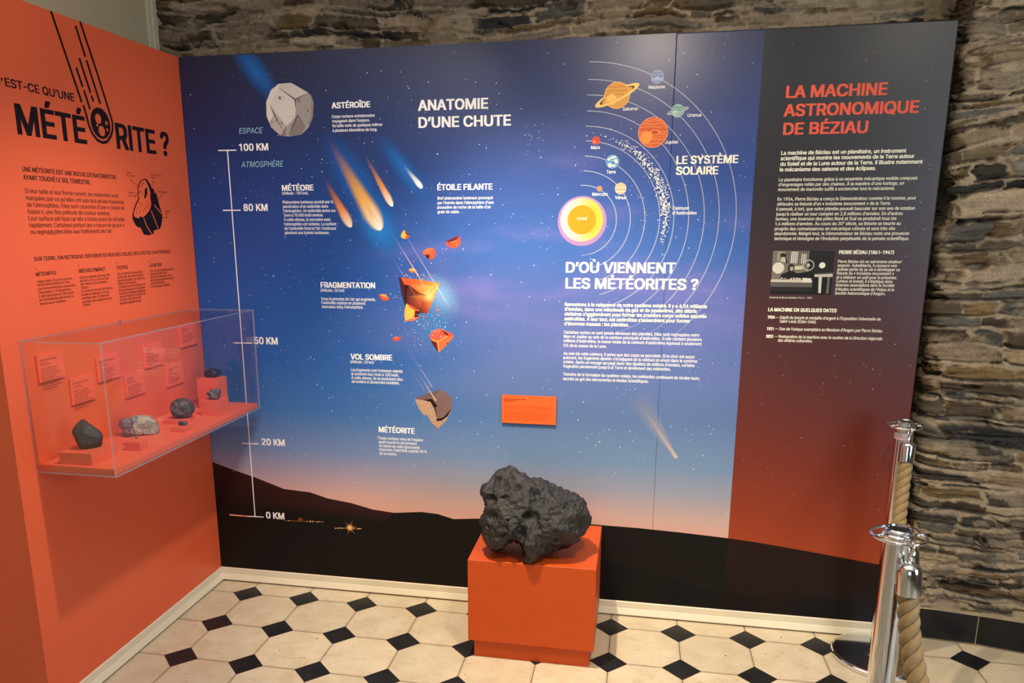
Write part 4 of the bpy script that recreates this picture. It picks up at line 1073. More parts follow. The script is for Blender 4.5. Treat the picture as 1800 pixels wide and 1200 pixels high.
# Uranus
uc = uvB(1191.5, 194.6); rot = math.radians(15)
A.ring(uc, 13 * kx, 19.5 * kx, I(150, 158, 164), 2.2 * kx, 4.6 * kx, rot)
planet(1191.5, 194.6, 11.2, I(154, 180, 172), [(0.5, 0.18, I(108, 146, 136)), (0.12, 0.2, I(112, 150, 140)), (-0.3, 0.16, I(120, 156, 146)), (-0.62, 0.1, I(118, 154, 144))], I(186, 206, 190), I(176, 200, 190))
A.ring(uc, 13 * kx, 19.5 * kx, I(170, 178, 182), 2.2 * kx, 4.6 * kx, rot, 30, math.pi, math.pi * 2)
A.build('planet_picture', M_ink, blue); A = Art('B', 0.0034)
planet(1147.7, 232.7, 26, I(212, 98, 54), [(0.8, 0.05, I(246, 150, 84)), (0.55, 0.05, I(246, 150, 84)), (0.36, 0.05, I(240, 140, 76)), (0.05, 0.05, I(246, 150, 84)), (-0.12, 0.05, I(246, 150, 84)), (-0.46, 0.05, I(246, 150, 84)), (-0.72, 0.05, I(240, 140, 76)), (0.68, 0.1, I(234, 110, 52)), (-0.3, 0.12, I(236, 112, 54))], I(246, 150, 74), I(244, 156, 92))  # Jupiter, its colour dulled to carry the washed-out look of glare
jc = uvB(1147.7, 232.7)
A.disc((jc[0] + 3.5 * kx, jc[1]), 8.5 * kx, I(246, 150, 84), 24, ry=4.6 * kx); A.disc((jc[0] + 3.5 * kx, jc[1]), 6 * kx, I(196, 72, 40), 24, ry=3.2 * kx)
A.build('planet_picture', M_ink, blue); A = Art('B', 0.0034)
planet(1047.6, 246.9, 7, I(214, 76, 44), [(0.5, 0.2, I(190, 60, 40)), (-0.1, 0.15, I(194, 62, 42))], I(236, 120, 84), I(226, 92, 60))
A.build('planet_picture', M_ink, blue); A = Art('B', 0.0034)
ec, er = planet(1076.7, 284, 11.7, I(92, 150, 200), [], None, I(150, 190, 220))
for dx, dy, a, b_ in ((-0.35, -0.5, 0.32, 0.36), (0.1, 0.62, 0.5, 0.2), (0.5, 0.1, 0.26, 0.4), (-0.55, 0.35, 0.24, 0.2), (0.25, -0.6, 0.3, 0.16), (-0.05, 0.15, 0.16, 0.08)):
    A.disc((ec[0] + dx * er, ec[1] + dy * er), a * er, I(222, 218, 196), 16, ry=b_ * er, rot=dx)
for dx, dy, a in ((0.05, -0.15, 0.3), (-0.3, 0.05, 0.2), (0.3, 0.4, 0.2)):
    A.disc((ec[0] + dx * er, ec[1] + dy * er), a * er, I(62, 122, 186), 14, ry=a * 0.45 * er, rot=0.5)
A.build('planet_picture', M_ink, blue); A = Art('B', 0.0034)
planet(1091, 331.3, 10.3, I(238, 178, 150), [(0.2, 0.2, I(246, 196, 164)), (-0.15, 0.12, I(226, 158, 124)), (-0.5, 0.2, I(248, 206, 176))], None, I(250, 204, 180))
A.build('planet_picture', M_ink, blue); A = Art('B', 0.0034)
planet(1053.9, 331.5, 4.8, I(224, 146, 104), [(0.3, 0.2, I(196, 116, 80)), (-0.3, 0.2, I(196, 116, 80))], None, I(240, 172, 130))
A.build('planet_picture', M_ink, blue); A = Art('B', 0.0034)
# sun
su = uvB(1023.1, 388.5)
kx2 = uvB(1024, 388)[0] - uvB(1023, 388)[0]
A.disc(su, 43 * kx2, I(168, 132, 180), 64)
su2 = uvB(1022.5, 386.3)
def sundisc(r, cl, crr):
    n = 64; pts = [su2]; cs = [tuple((cl[k] + crr[k]) / 2 for k in range(4))]
    for i in range(n):
        t = 2 * math.pi * i / n; pts.append((su2[0] + r * math.cos(t), su2[1] + r * math.sin(t))); q = float(smooth(-0.75, 0.75, np.array(math.cos(t))))
        cs.append(tuple(cl[k] * (1 - q) + crr[k] * q for k in range(4)))
    A.put(pts, [(0, 1 + i, 1 + (i + 1) % n) for i in range(n)], cs)
sundisc(37.6 * kx2, I(216, 188, 196), I(238, 190, 60)); sundisc(31 * kx2, I(222, 198, 192), I(236, 184, 50))
A.disc(su2, 25 * kx2, I(228, 148, 30), 64)
A.build('sun_picture', M_ink, blue)
block('caption_text', 'B', [("Neptune", 1140, 155.7, 1168.9, 155.7, 5.8, WHT, 0.012), ("Saturne", 1094.7, 194.2, 1120.8, 193.7, 5.8, WHT, 0.012), ("Uranus", 1208.6, 205.1, 1232.8, 204.9, 5.8, WHT, 0.012),
    ("Jupiter", 1168.7, 252.7, 1192.5, 252.3, 5.8, WHT, 0.012), ("Mars", 1038.9, 262, 1054.6, 261.8, 5.8, WHT, 0.012), ("Terre", 1066.2, 305, 1082.1, 304.8, 5.8, WHT, 0.012),
    ("Vénus", 1080.9, 350, 1101.2, 350, 5.8, WHT, 0.012), ("Mercure", 1040.8, 344.1, 1068.1, 343.9, 5.8, WHT, 0.012), ("Soleil", 1014.2, 386.8, 1031.2, 386.4, 5.2, CRM, 0.008),
    ("Ceinture", 1182.2, 368.6, 1210.9, 368.6, 5.8, WHT, 0.012), ("d’Astéroïdes", 1181.7, 376.8, 1224.4, 377, 5.8, WHT, 0.012)], blue, lift=0.0078)

# ---- old black and white photograph (crop origin 1310,330, 3.872 px per px)
ZD = dict(o=(1310, 330), k=3.872)
A = Art('B', 0.0022)
A.poly([(190, 428), (609, 432), (582, 728), (168, 722)], I(26, 24, 24), **ZD)
A.poly([(190, 428), (440, 430), (430, 570), (300, 590), (176, 640)], I(120, 112, 98), **ZD)
for x0, y0, x1, y1, c in ((312, 432, 362, 514, 208), (385, 448, 420, 516, 200), (222, 432, 272, 500, 150)):
    A.poly([(x0, y0), (x1, y0 + 2), (x1 - 8, y1), (x0 - 8, y1 - 2)], I(c, c - 8, c - 24), **ZD)
for x in range(285, 440, 14): A.line((x, 432), (x - 8, 520), 0.0018, I(60, 56, 50), **ZD)
A.poly([(238, 450), (262, 444), (280, 452), (276, 470), (288, 500), (284, 515), (234, 500), (240, 470)], I(40, 36, 34), **ZD)
A.poly([(246, 470), (272, 472), (276, 510), (236, 500)], I(190, 182, 160), **ZD)
A.poly([(446, 436), (609, 432), (596, 580), (440, 580)], I(34, 31, 30), **ZD)
for x in range(455, 600, 22): A.line((x, 440), (x - 8, 570), 0.0012, I(62, 58, 54), **ZD)
for x, y, r, c in ((225, 545, 38, 214), (524, 527, 20, 236)): A.disc(uvB(1310 + x / 3.872, 330 + y / 3.872), r * 0.00057, I(c, c - 6, c - 26), 30)
for x, y, r in ((430, 527, 36),): A.ring(uvB(1310 + x / 3.872, 330 + y / 3.872), r * 0.00050, r * 0.00058, I(206, 200, 180))
A.disc(uvB(1310 + 430 / 3.872, 330 + 527 / 3.872), 0.006, I(196, 190, 170), 16)
A.poly([(330, 532), (392, 532), (390, 556), (330, 556)], I(206, 198, 176), **ZD)
A.poly([(232, 612), (250, 586), (290, 570), (300, 545), (320, 545), (330, 570), (375, 592), (392, 625)], I(30, 27, 27), **ZD)
A.disc(uvB(1310 + 313 / 3.872, 330 + 546 / 3.872), 0.0125, I(36, 32, 30), 20, ry=0.0155); A.disc(uvB(1310 + 316 / 3.872, 330 + 550 / 3.872), 0.007, I(178, 166, 146), 16, ry=0.0085)
A.poly([(176, 622), (400, 624), (455, 628), (454, 646), (172, 640)], I(196, 188, 166), **ZD)
A.poly([(172, 640), (456, 646), (455, 705), (170, 700)], I(92, 88, 82), **ZD); A.poly([(172, 672), (456, 676), (455, 705), (170, 700)], I(40, 38, 37), **ZD)
A.poly([(470, 585), (596, 582), (594, 606), (470, 606)], I(196, 188, 168), **ZD); A.poly([(500, 606), (522, 606), (514, 716), (496, 716)], I(206, 200, 182), **ZD); A.poly([(560, 606), (576, 606), (568, 720), (548, 720)], I(104, 98, 90), **ZD)
A.poly([(390, 612), (450, 616), (448, 644), (388, 640)], I(222, 216, 198), **ZD); A.poly([(470, 580), (600, 572), (598, 584), (470, 590)], I(70, 66, 62), **ZD)
for i in range(30):
    x, y = random.uniform(235, 380), random.uniform(612, 628); A.disc(uvB(1310 + x / 3.872, 330 + y / 3.872), random.uniform(0.001, 0.003), I(210, 202, 182), 7)
A.build('old_photograph', M_ink, blue, 'black and white photograph of a person at a desk')

# ---------------------------------------------------------------- orange panel
YL = -1.161
orange = empty('exhibition_panel', (0.0, -0.58, 0.0), 'orange panel asking what a meteorite is, at right angles to the blue panel', 'exhibition panel')
v, f = box_vf(-0.236, 0.0, YL, -0.0005, HB, HT)
bevel(mesh_obj('box_body', v, f, M_orange, parent=orange), 0.002)
v, f = box_vf(-0.236, -0.012, YL + 0.012, -0.01, 0.0, HB)
mesh_obj('gap_shade_slab', v, f, M_dark, parent=orange)  # near-black slab added so the gap under the skirting looks shaded
BLK = I(30, 16, 20)
def lblock(name, lines, label=None, lift=0.0012): return block(name, 'L', lines, orange, lift, label)
lblock('heading_text', [("EST-CE QU’UNE", 9.5, 152, 131.3, 177.5, 14.6, BLK, 0.022), ("QU’", -26, 144.6, 6.5, 151.4, 14.2, BLK, 0.022),
    ("MÉTÉ", 31, 234.6, 153.6, 252.2, 51, BLK, 0.025), ("RITE ?", 205.8, 260, 299, 274, 43, BLK, 0.025)])
lblock('body_text', [("UNE MÉTÉORITE EST UNE ROCHE EXTRATERRESTRE", 39.3, 300.8, 204.3, 315, 8, BLK, 0.020), ("AYANT TOUCHÉ LE SOL TERRESTRE.", 41.3, 315.5, 159.5, 323.8, 8, BLK, 0.020)] + [
    (t, x0, y0, x1, y1, 8, BLK, 0.009) for t, x0, y0, x1, y1 in [
    ("Si leur taille et leur forme varient, les météorites sont", 44, 338.8, 208.5, 347.5), ("marquées par ce qu’elles ont subi lors de leur traversée", 45.8, 351.5, 218, 358.3),
    ("de l’atmosphère. Elles sont couvertes d’une « croute de", 47.5, 363.8, 218.8, 368.3), ("fusion », une fine pellicule de couleur sombre.", 49, 375.5, 193.5, 378.3),
    ("Leur surface est lisse car elle a fondu avant de refroidir", 50.5, 387.3, 219.3, 388.8), ("rapidement. Certaines portent des « traces de pouce »", 52, 399.3, 219, 398.8),
    ("ou regmaglyptes liées aux frottements de l’air.", 53.8, 411, 197.8, 409.3)]])
Q = lambda t, x0, y0, x1, y1, cap=4.6, b=0.0085: (t, x0 / 4, 260 + y0 / 4, x1 / 4, 260 + y1 / 4, cap, BLK, b)
lblock('body_text', [("SUR TERRE, ON RETROUVE DIFFERENTES ROCHES ISSUES DES CHUTES D’ASTÉROÏDES.", 59.8, 458, 300.8, 445, 7, BLK, 0.018)])
lblock('body_text', [Q("1.", 249, 860, 258, 859), Q("MÉTÉORITES", 253, 900, 396, 890, 6.4, 0.02), Q("Chaque année, 50 tonnes de roches", 260, 946, 508, 926), Q("extraterrestres tombent sur Terre", 264, 970, 489, 950),
    Q("sous forme de météorites pesant entre", 267, 998, 530, 972), Q("100 grammes et 100 kilogrammes.", 270, 1024, 504, 1001), Q("À cela s’ajoute plus de 5 000 tonnes", 273, 1050, 520, 1024),
    Q("de micrométéorites dont la taille ne", 276, 1076, 517, 1050), Q("dépasse pas le centimètre.", 280, 1103, 466, 1082)])
lblock('body_text', [Q("2.", 552, 838, 562, 837), Q("BRÈCHES D’IMPACT", 556, 877, 742, 862, 6.2, 0.02), Q("Quand un astéroïde de grande taille", 561, 918, 774, 900), Q("percute la Terre, le choc est d’une", 564, 943, 767, 922),
    Q("telle violence qu’il se vaporise à", 566, 966, 756, 947), Q("l’impact.", 569, 990, 624, 986), Q("Les roches du sous-sol sont fondues,", 572, 1014, 794, 991), Q("broyées et mélangées. Une fois", 574, 1040, 770, 1018),
    Q("retombées, elles constituent de", 577, 1064, 768, 1042), Q("nouvelles roches appelées brèches", 580, 1089, 788, 1064), Q("d’impact.", 584, 1112, 641, 1106)])
lblock('body_text', [Q("3.", 816, 818, 826, 817), Q("TECTITES", 820, 855, 899, 849, 6, 0.02), Q("Lors de l’impact d’un astéroïde de", 824, 893, 1003, 878), Q("grande taille, des roches terrestres", 827, 916, 1008, 900),
    Q("peuvent se liquéfier sous l’effet de la", 829, 940, 1020, 922), Q("chaleur et de la pression.", 831, 962, 961, 950), Q("Ces gouttes de roches fondues sont", 834, 985, 1022, 965), Q("alors éjectées hors de l’atmosphère", 836, 1008, 1021, 988),
    Q("où elles se refroidissent rapidement", 838, 1031, 1024, 1009), Q("avant de retomber à la surface, loin", 840, 1053, 1022, 1031), Q("du cratère. Elles forment des", 842, 1076, 993, 1056), Q("impactites appelées tectites.", 844, 1100, 995, 1080)])
lblock('body_text', [Q("4.", 1048, 803, 1057, 802), Q("LES INTRUS", 1051, 836, 1137, 831, 5.8, 0.02), Q("Il n’y a rien qui ressemble plus à une", 1054, 870, 1223, 860), Q("roche qu’une autre roche.", 1056, 892, 1176, 884),
    Q("Dès lors, de nombreuses roches", 1058, 914, 1208, 903), Q("terrestres peuvent être confondues", 1060, 938, 1222, 922), Q("avec des météorites.", 1062, 960, 1160, 949), Q("En voici quelques exemples.", 1065, 982, 1195, 968)])
# falling meteor drawn as the O of the heading (crop origin 0,0, 4 px per px)
Z1 = dict(o=(0, 0), k=4.0)
A = Art('L', 0.0014)
LP = lambda x, y: np.array(uvL(x / 4, y / 4))
cO = LP(707, 867); rx_ = (LP(775, 867)[0] - LP(640, 867)[0]) / 2; rz_ = (LP(707, 760)[1] - LP(707, 975)[1]) / 2
ORI = (ORANGE[0], ORANGE[1], ORANGE[2], 1)
A.disc(tuple(cO), rx_, BLK, 64, ry=rz_)
for x, y, a, b_ in ((690, 835, 21, 35), (716, 921, 22, 36), (748, 865, 8.5, 14), (754, 912, 6.5, 10), (684, 880, 6.5, 10)):
    c_ = LP(x, y); A.disc(tuple(c_), abs(LP(x + a, y)[0] - c_[0]), ORI, 28, ry=abs(LP(x, y - b_)[1] - c_[1]))
lw = 0.0105
def lstroke(pts):
    P = [LP(*p) for p in pts]
    for a, b_ in zip(P[:-1], P[1:]): A.lineuv(a, b_, lw, BLK)
    for p in P[1:-1]: A.disc(tuple(p), lw / 2, BLK, 10)
lstroke([(358, 78), (575, 720)])
lstroke([(585, 738), (606, 805), (624, 880), (650, 940), (685, 985), (722, 1003), (752, 996), (778, 960), (792, 910), (790, 860), (770, 790), (675, 490), (562, 150)])
for p, q in (((530, 180), (600, 400)), ((607, 422), (705, 730)), ((557, 408), (637, 655)), ((643, 672), (657, 715)), ((536, 475), (581, 612)), ((590, 635), (633, 768))): lstroke([p, q])
A.build('falling_meteor_drawing', M_ink, orange, 'black line drawing of a falling meteor forming the O')
# labelled meteorite drawing (crop origin 0,260, 4 px per px)
Z2 = dict(o=(0, 260), k=4.0)
A = Art('L', 0.0014)
A.poly([(1015, 214), (985, 232), (966, 275), (966, 320), (972, 355), (950, 400), (931, 460), (932, 500), (955, 545), (975, 560), (990, 590), (1004, 592), (1010, 609), (1050, 613), (1080, 603), (1082, 580), (1110, 575), (1130, 560), (1141, 500), (1140, 460), (1122, 410), (1108, 350), (1090, 300), (1060, 262), (1034, 222)], BLK, **Z2)
A.poly([(1012, 222), (990, 238), (972, 278), (972, 322), (979, 358), (957, 405), (938, 462), (946, 486), (975, 494), (990, 478), (1000, 490), (1022, 474), (1048, 444), (1061, 412), (1062, 380), (1056, 350), (1058, 312), (1042, 265), (1022, 226)], ORI, **Z2)
A.poly([(1034, 276), (1036, 320), (1024, 352), (1014, 356), (1018, 310), (1016, 290)], BLK, **Z2)
for p, q in (((1062, 270), (1084, 292)), ((1084, 292), (1088, 318)), ((1062, 440), (1112, 566)), ((1084, 400), (1136, 464)), ((1010, 492), (1030, 546)), ((1030, 546), (1066, 604))): A.line(p, q, 0.0045, ORI, **Z2)
A.poly([(968, 556), (990, 562), (1002, 592), (988, 586)], ORI, **Z2); A.poly([(1084, 596), (1086, 580), (1112, 568)], ORI, **Z2)
for x, y, dx, dy in ((1000, 252, 14, -4), (990, 266, 10, -5), (978, 274, 8, 4), (980, 306, 16, 2), (1000, 320, -5, 8), (985, 380, -2, 20), (1000, 395, -3, 14), (970, 415, -2, 16), (960, 450, -2, 18), (985, 440, -3, 18), (1018, 430, 8, -14), (1040, 380, -3, 14), (1036, 410, -3, 12), (1010, 436, -5, 8), (1050, 395, -2, 14), (960, 430, 3, 10)):
    A.line((x, y), (x + dx, y + dy), 0.0042, BLK, w1=0.0012, **Z2)
for p, q in (((921, 225), (967, 265)), ((1077, 238), (1075, 275)), ((946, 340), (985, 308)), ((1138, 332), (1115, 362)), ((1172, 487), (1140, 493))):
    A.line(p, q, 0.0016, BLK, **Z2); c_ = uvL(p[0] / 4, 260 + p[1] / 4); A.ring(c_, 0.0024, 0.0038, BLK, n=14)
for t, x0, y0, x1, y1 in (("Arêtes", 887, 178, 922, 182), ("émoussées", 889, 198, 947, 203), ("Croûte de fusion", 1057, 192, 1135, 202), ("sombre", 1059, 212, 1096, 217), ("Présence", 900, 318, 950, 321), ("de fer", 903, 338, 932, 340), ("Regmaglypte", 1112, 312, 1173, 317), ("Surface", 1160, 450, 1196, 451), ("lisse", 1162, 468, 1182, 469)):
    A.text(t, (x0 / 4, 260 + y0 / 4), (x1 / 4, 260 + y1 / 4), 3, BLK, 0.0)
A.build('meteorite_drawing', M_ink, orange, 'labelled black drawing of a meteorite')

# ================================================================== plaque on the blue panel
pq = [hit(q, 1, -0.012) for q in ((882.2, 693.6), (978.1, 697.3), (977.1, 747), (882.2, 742.6))]
px0, px1 = (pq[0][0] + pq[3][0]) / 2, (pq[1][0] + pq[2][0]) / 2; pz1, pz0 = (pq[0][2] + pq[1][2]) / 2, (pq[2][2] + pq[3][2]) / 2
v, f = box_vf(px0, px1, -0.0125, -0.0085, pz0, pz1)
plaque = empty('wall_plaque', ((px0 + px1) / 2, -0.006, pz0), 'small bright orange plaque mounted on the blue panel above the big meteorite', 'plaque')
bevel(mesh_obj('plaque_card', v, f, M_plaque, parent=plaque), 0.0006)
v, f = box_vf(px0 + 0.03, px1 - 0.03, -0.0085, -0.0002, pz0 + 0.025, pz1 - 0.02)
mesh_obj('spacer', v, f, M_dark, parent=plaque)
PT = I(120, 26, 16); k_ = 12.857
pl = lambda t, x0, y0, x1, y1, cap, c=PT, b=0.0: (t, 860 + x0 / k_, 680 + y0 / k_, 860 + x1 / k_, 680 + y1 / k_, cap, c, b)
plines = [pl("MÉTÉORITE DE SAINT-AUBIN", 350, 276, 820, 284, 2.2, I(60, 14, 16), 0.02), pl("Météorite de fer", 350, 306, 592, 311, 2.0, I(60, 14, 16), 0.02), pl("Aube, France", 350, 332, 500, 335, 1.5)]
for i, (t, x1) in enumerate([("La météorite de Saint-Aubin est une météorite de fer dont la chute remonte à plusieurs dizaines de milliers", 1405), ("d’années. Les masses de fer ont été découvertes en 1968 par un agriculteur dans son champ. Principalement", 1435), ("composée de fer et de nickel, elle est exposée pour la première fois au public.", 1310)]):
    plines.append(pl(t, 350, 421 + i * 33, x1, 466 + i * 33, 1.7))
for i, (t, x1) in enumerate([("En 2018, une nouvelle campagne de recherches a permis de retrouver plusieurs masses sur le site", 1362), ("du champ. Le métal montre, après polissage, des figures caractéristiques des météorites de fer, témoins", 1415), ("du lent refroidissement au sein du noyau d’un astéroïde. Les cavités arrondies en surface ont été formées", 1410), ("lors de la traversée de l’atmosphère ou par la corrosion dans le sol. La masse présentée ici conserve", 1388), ("l’essentiel de sa surface d’origine et figure parmi les plus belles pièces de la collection.", 1380), ("Ne pas toucher : la corrosion est sensible à l’humidité des mains.", 1245)]):
    plines.append(pl(t, 350, 549 + i * 33, x1, 590 + i * 33, 1.7))
block('plaque_text', 'B', plines, plaque, 0.0003, off=0.0125)

# ================================================================== acrylic wall case
CX1, CY0, CY1, CZ0, CZ1, TH = 0.300, -1.084, -0.066, 0.894, 1.341, 0.005
case = empty('display_case', (0.15, -0.58, CZ0), 'clear acrylic wall case with an orange shelf on the orange panel', 'display case')
def pane(dims, edge_axes):
    v, f = box_vf(*dims)
    order = ['x', 'x', 'y', 'y', 'z', 'z']     # box_vf face order: x0, x1, y0, y1, z0, z1
    fm = [1 if ax in edge_axes else 0 for ax in order]
    return mesh_obj('pane', v, f, [M_acr, M_acre], parent=case, fmat=fm)
pane((CX1 - TH, CX1, CY0, CY1, CZ0, CZ1), 'yz')
pane((0.0008, CX1 - TH - 0.0004, CY0, CY0 + TH, CZ0 + TH, CZ1 - TH), 'xz')
pane((0.0008, CX1 - TH - 0.0004, CY1 - TH, CY1, CZ0 + TH, CZ1 - TH), 'xz')
pane((0.0008, CX1 - TH - 0.0004, CY0, CY1, CZ1 - TH + 0.0002, CZ1), 'xy')
pane((0.0008, CX1 - TH - 0.0004, CY0, CY1, CZ0, CZ0 + TH - 0.0002), 'xy')
ZS = CZ0 + TH + 0.021
v, f = box_vf(0.001, CX1 - TH - 0.003, CY0 + TH + 0.001, CY1 - TH - 0.001, CZ0 + TH, ZS)
bevel(mesh_obj('shelf_board', v, f, M_shelf, parent=case, ), 0.001)['label'] = 'orange shelf board'
for q, ax, val in (((50.8, 715.6), 1, CY0), ((211, 564), 0, 0.004), ((276.5, 579), 0, CX1), ((448, 620), 0, CX1)):
    p = hit(q, ax, val)
    nrm = Vector((0, -1, 0)) if ax == 1 else Vector((1, 0, 0))
    v, f = tube([p, Vector(p) + nrm * 0.003], 0.0035, 10)
    mesh_obj('screw', v, f, M_steel, parent=case)

# label cards on the orange panel inside the case
cards = [  # corner px: left top, left bottom, right bottom, right top, heading, sub, lines, label
    ((63.8, 625.5), (70.1, 673.3), (115.8, 661.6), (110.5, 614.5), "MÉTÉORITE D’ANGERS", 2, 10, 'orange label card highest at the near end of the case, above the black stone'),
    ((122.6, 666.3), (128, 712.3), (169.3, 699.7), (163.4, 655), "MÉTÉORITE DE L’AIGLE", 2, 9, 'orange label card hanging low, directly over the flat black stone'),
    ((168.8, 628.3), (173.5, 672.1), (212.6, 661.6), (208.4, 618.5), "IMPACTITE DE ROCHECHOUART", 2, 7, 'orange label card seen just beyond the upright front edge of the case'),
    ((218.2, 658.8), (223.6, 700.6), (256.3, 688.5), (252.8, 650.2), "MOLDAVITE", 2, 6, 'orange label card low on the panel, above the grey breccia stone'),
    ((251.9, 608.6), (255.8, 648), (288, 639.2), (284.7, 599.8), "INDOCHINITE", 2, 5, 'orange label card high on the panel, third from the blue panel'),
    ((291.7, 642.5), (295.3, 680.6), (324.2, 670.8), (321.4, 633.6), "NODULE DE PYRITE", 1, 6, 'orange label card low on the panel, above the round brown stone'),
    ((316.1, 573.9), (320, 610.8), (347.8, 603.6), (345.0, 565.5), "OBSIDIENNE", 1, 5, 'orange label card highest and nearest to the blue panel, above the obsidian')]
CT = 0.008
LOREM = "Cette roche venue de l’espace a été recueillie peu après sa chute puis étudiée au Muséum sa croûte sombre montre la fusion de la surface lors de la traversée de l’atmosphère et son cœur garde la trace des premiers temps du système solaire".split()
for n, (lt, lb, rb_, rt_, head, nsub, nl, lab) in enumerate(cards):
    P = [hit(q, 0, CT) for q in (lt, lb, rb_, rt_)]
    y0 = (P[0][1] + P[1][1]) / 2; y1 = (P[2][1] + P[3][1]) / 2; zt = (P[0][2] + P[3][2]) / 2; zb = (P[1][2] + P[2][2]) / 2
    cd = empty('label_card', (0.0, (y0 + y1) / 2, zb), lab, 'label card', 'label cards inside the acrylic case')
    v, f = box_vf(0.0005, CT, y0, y1, zb, zt)
    bevel(mesh_obj('card', v, f, M_plate, parent=cd), 0.0005)
    A = Art('L', 0.0003, CT)
    wd = y1 - y0; m = wd * 0.10; yy = y0 + m
    def put_line(t, y, z, cap, wfit, c, b=0.0):
        v, fs = text_mesh(t, b, 1); mn, mx = v[:, 0].min(), v[:, 0].max(); k = min(wfit / (mx - mn), cap / CAP * 1.02)
        A.put([(y + (a - mn) * k, z + q * cap / CAP) for a, q in v], fs, [c] * len(v))
        A.put([(y + 0.0003 + (a - mn) * k, z + q * cap / CAP) for a, q in v], fs, [c] * len(v))
    z = zt - 0.012
    put_line(str([1, 1, 2, 3, 3, 4, 4][n]), yy, z, 0.004, 0.01, I(60, 20, 24)); z -= 0.0105
    put_line(head, yy, z, 0.0052, wd * 0.72, I(44, 14, 18), 0.02)
    for i in range(nsub):
        z -= 0.0075; put_line(["Chute observée", "Collection du Muséum"][i], yy, z, 0.0034, wd * 0.45, I(110, 34, 32))
    z -= 0.005; r = random.Random(n)
    for i in range(nl):
        z -= 0.0078
        put_line(' '.join(LOREM[(i * 5 + n * 3 + q) % len(LOREM)] for q in range(6)), yy, z, 0.0038, wd * (0.80 if i < nl - 1 else 0.5), I(44, 12, 16))
    A.build('card_text', M_ink, cd)

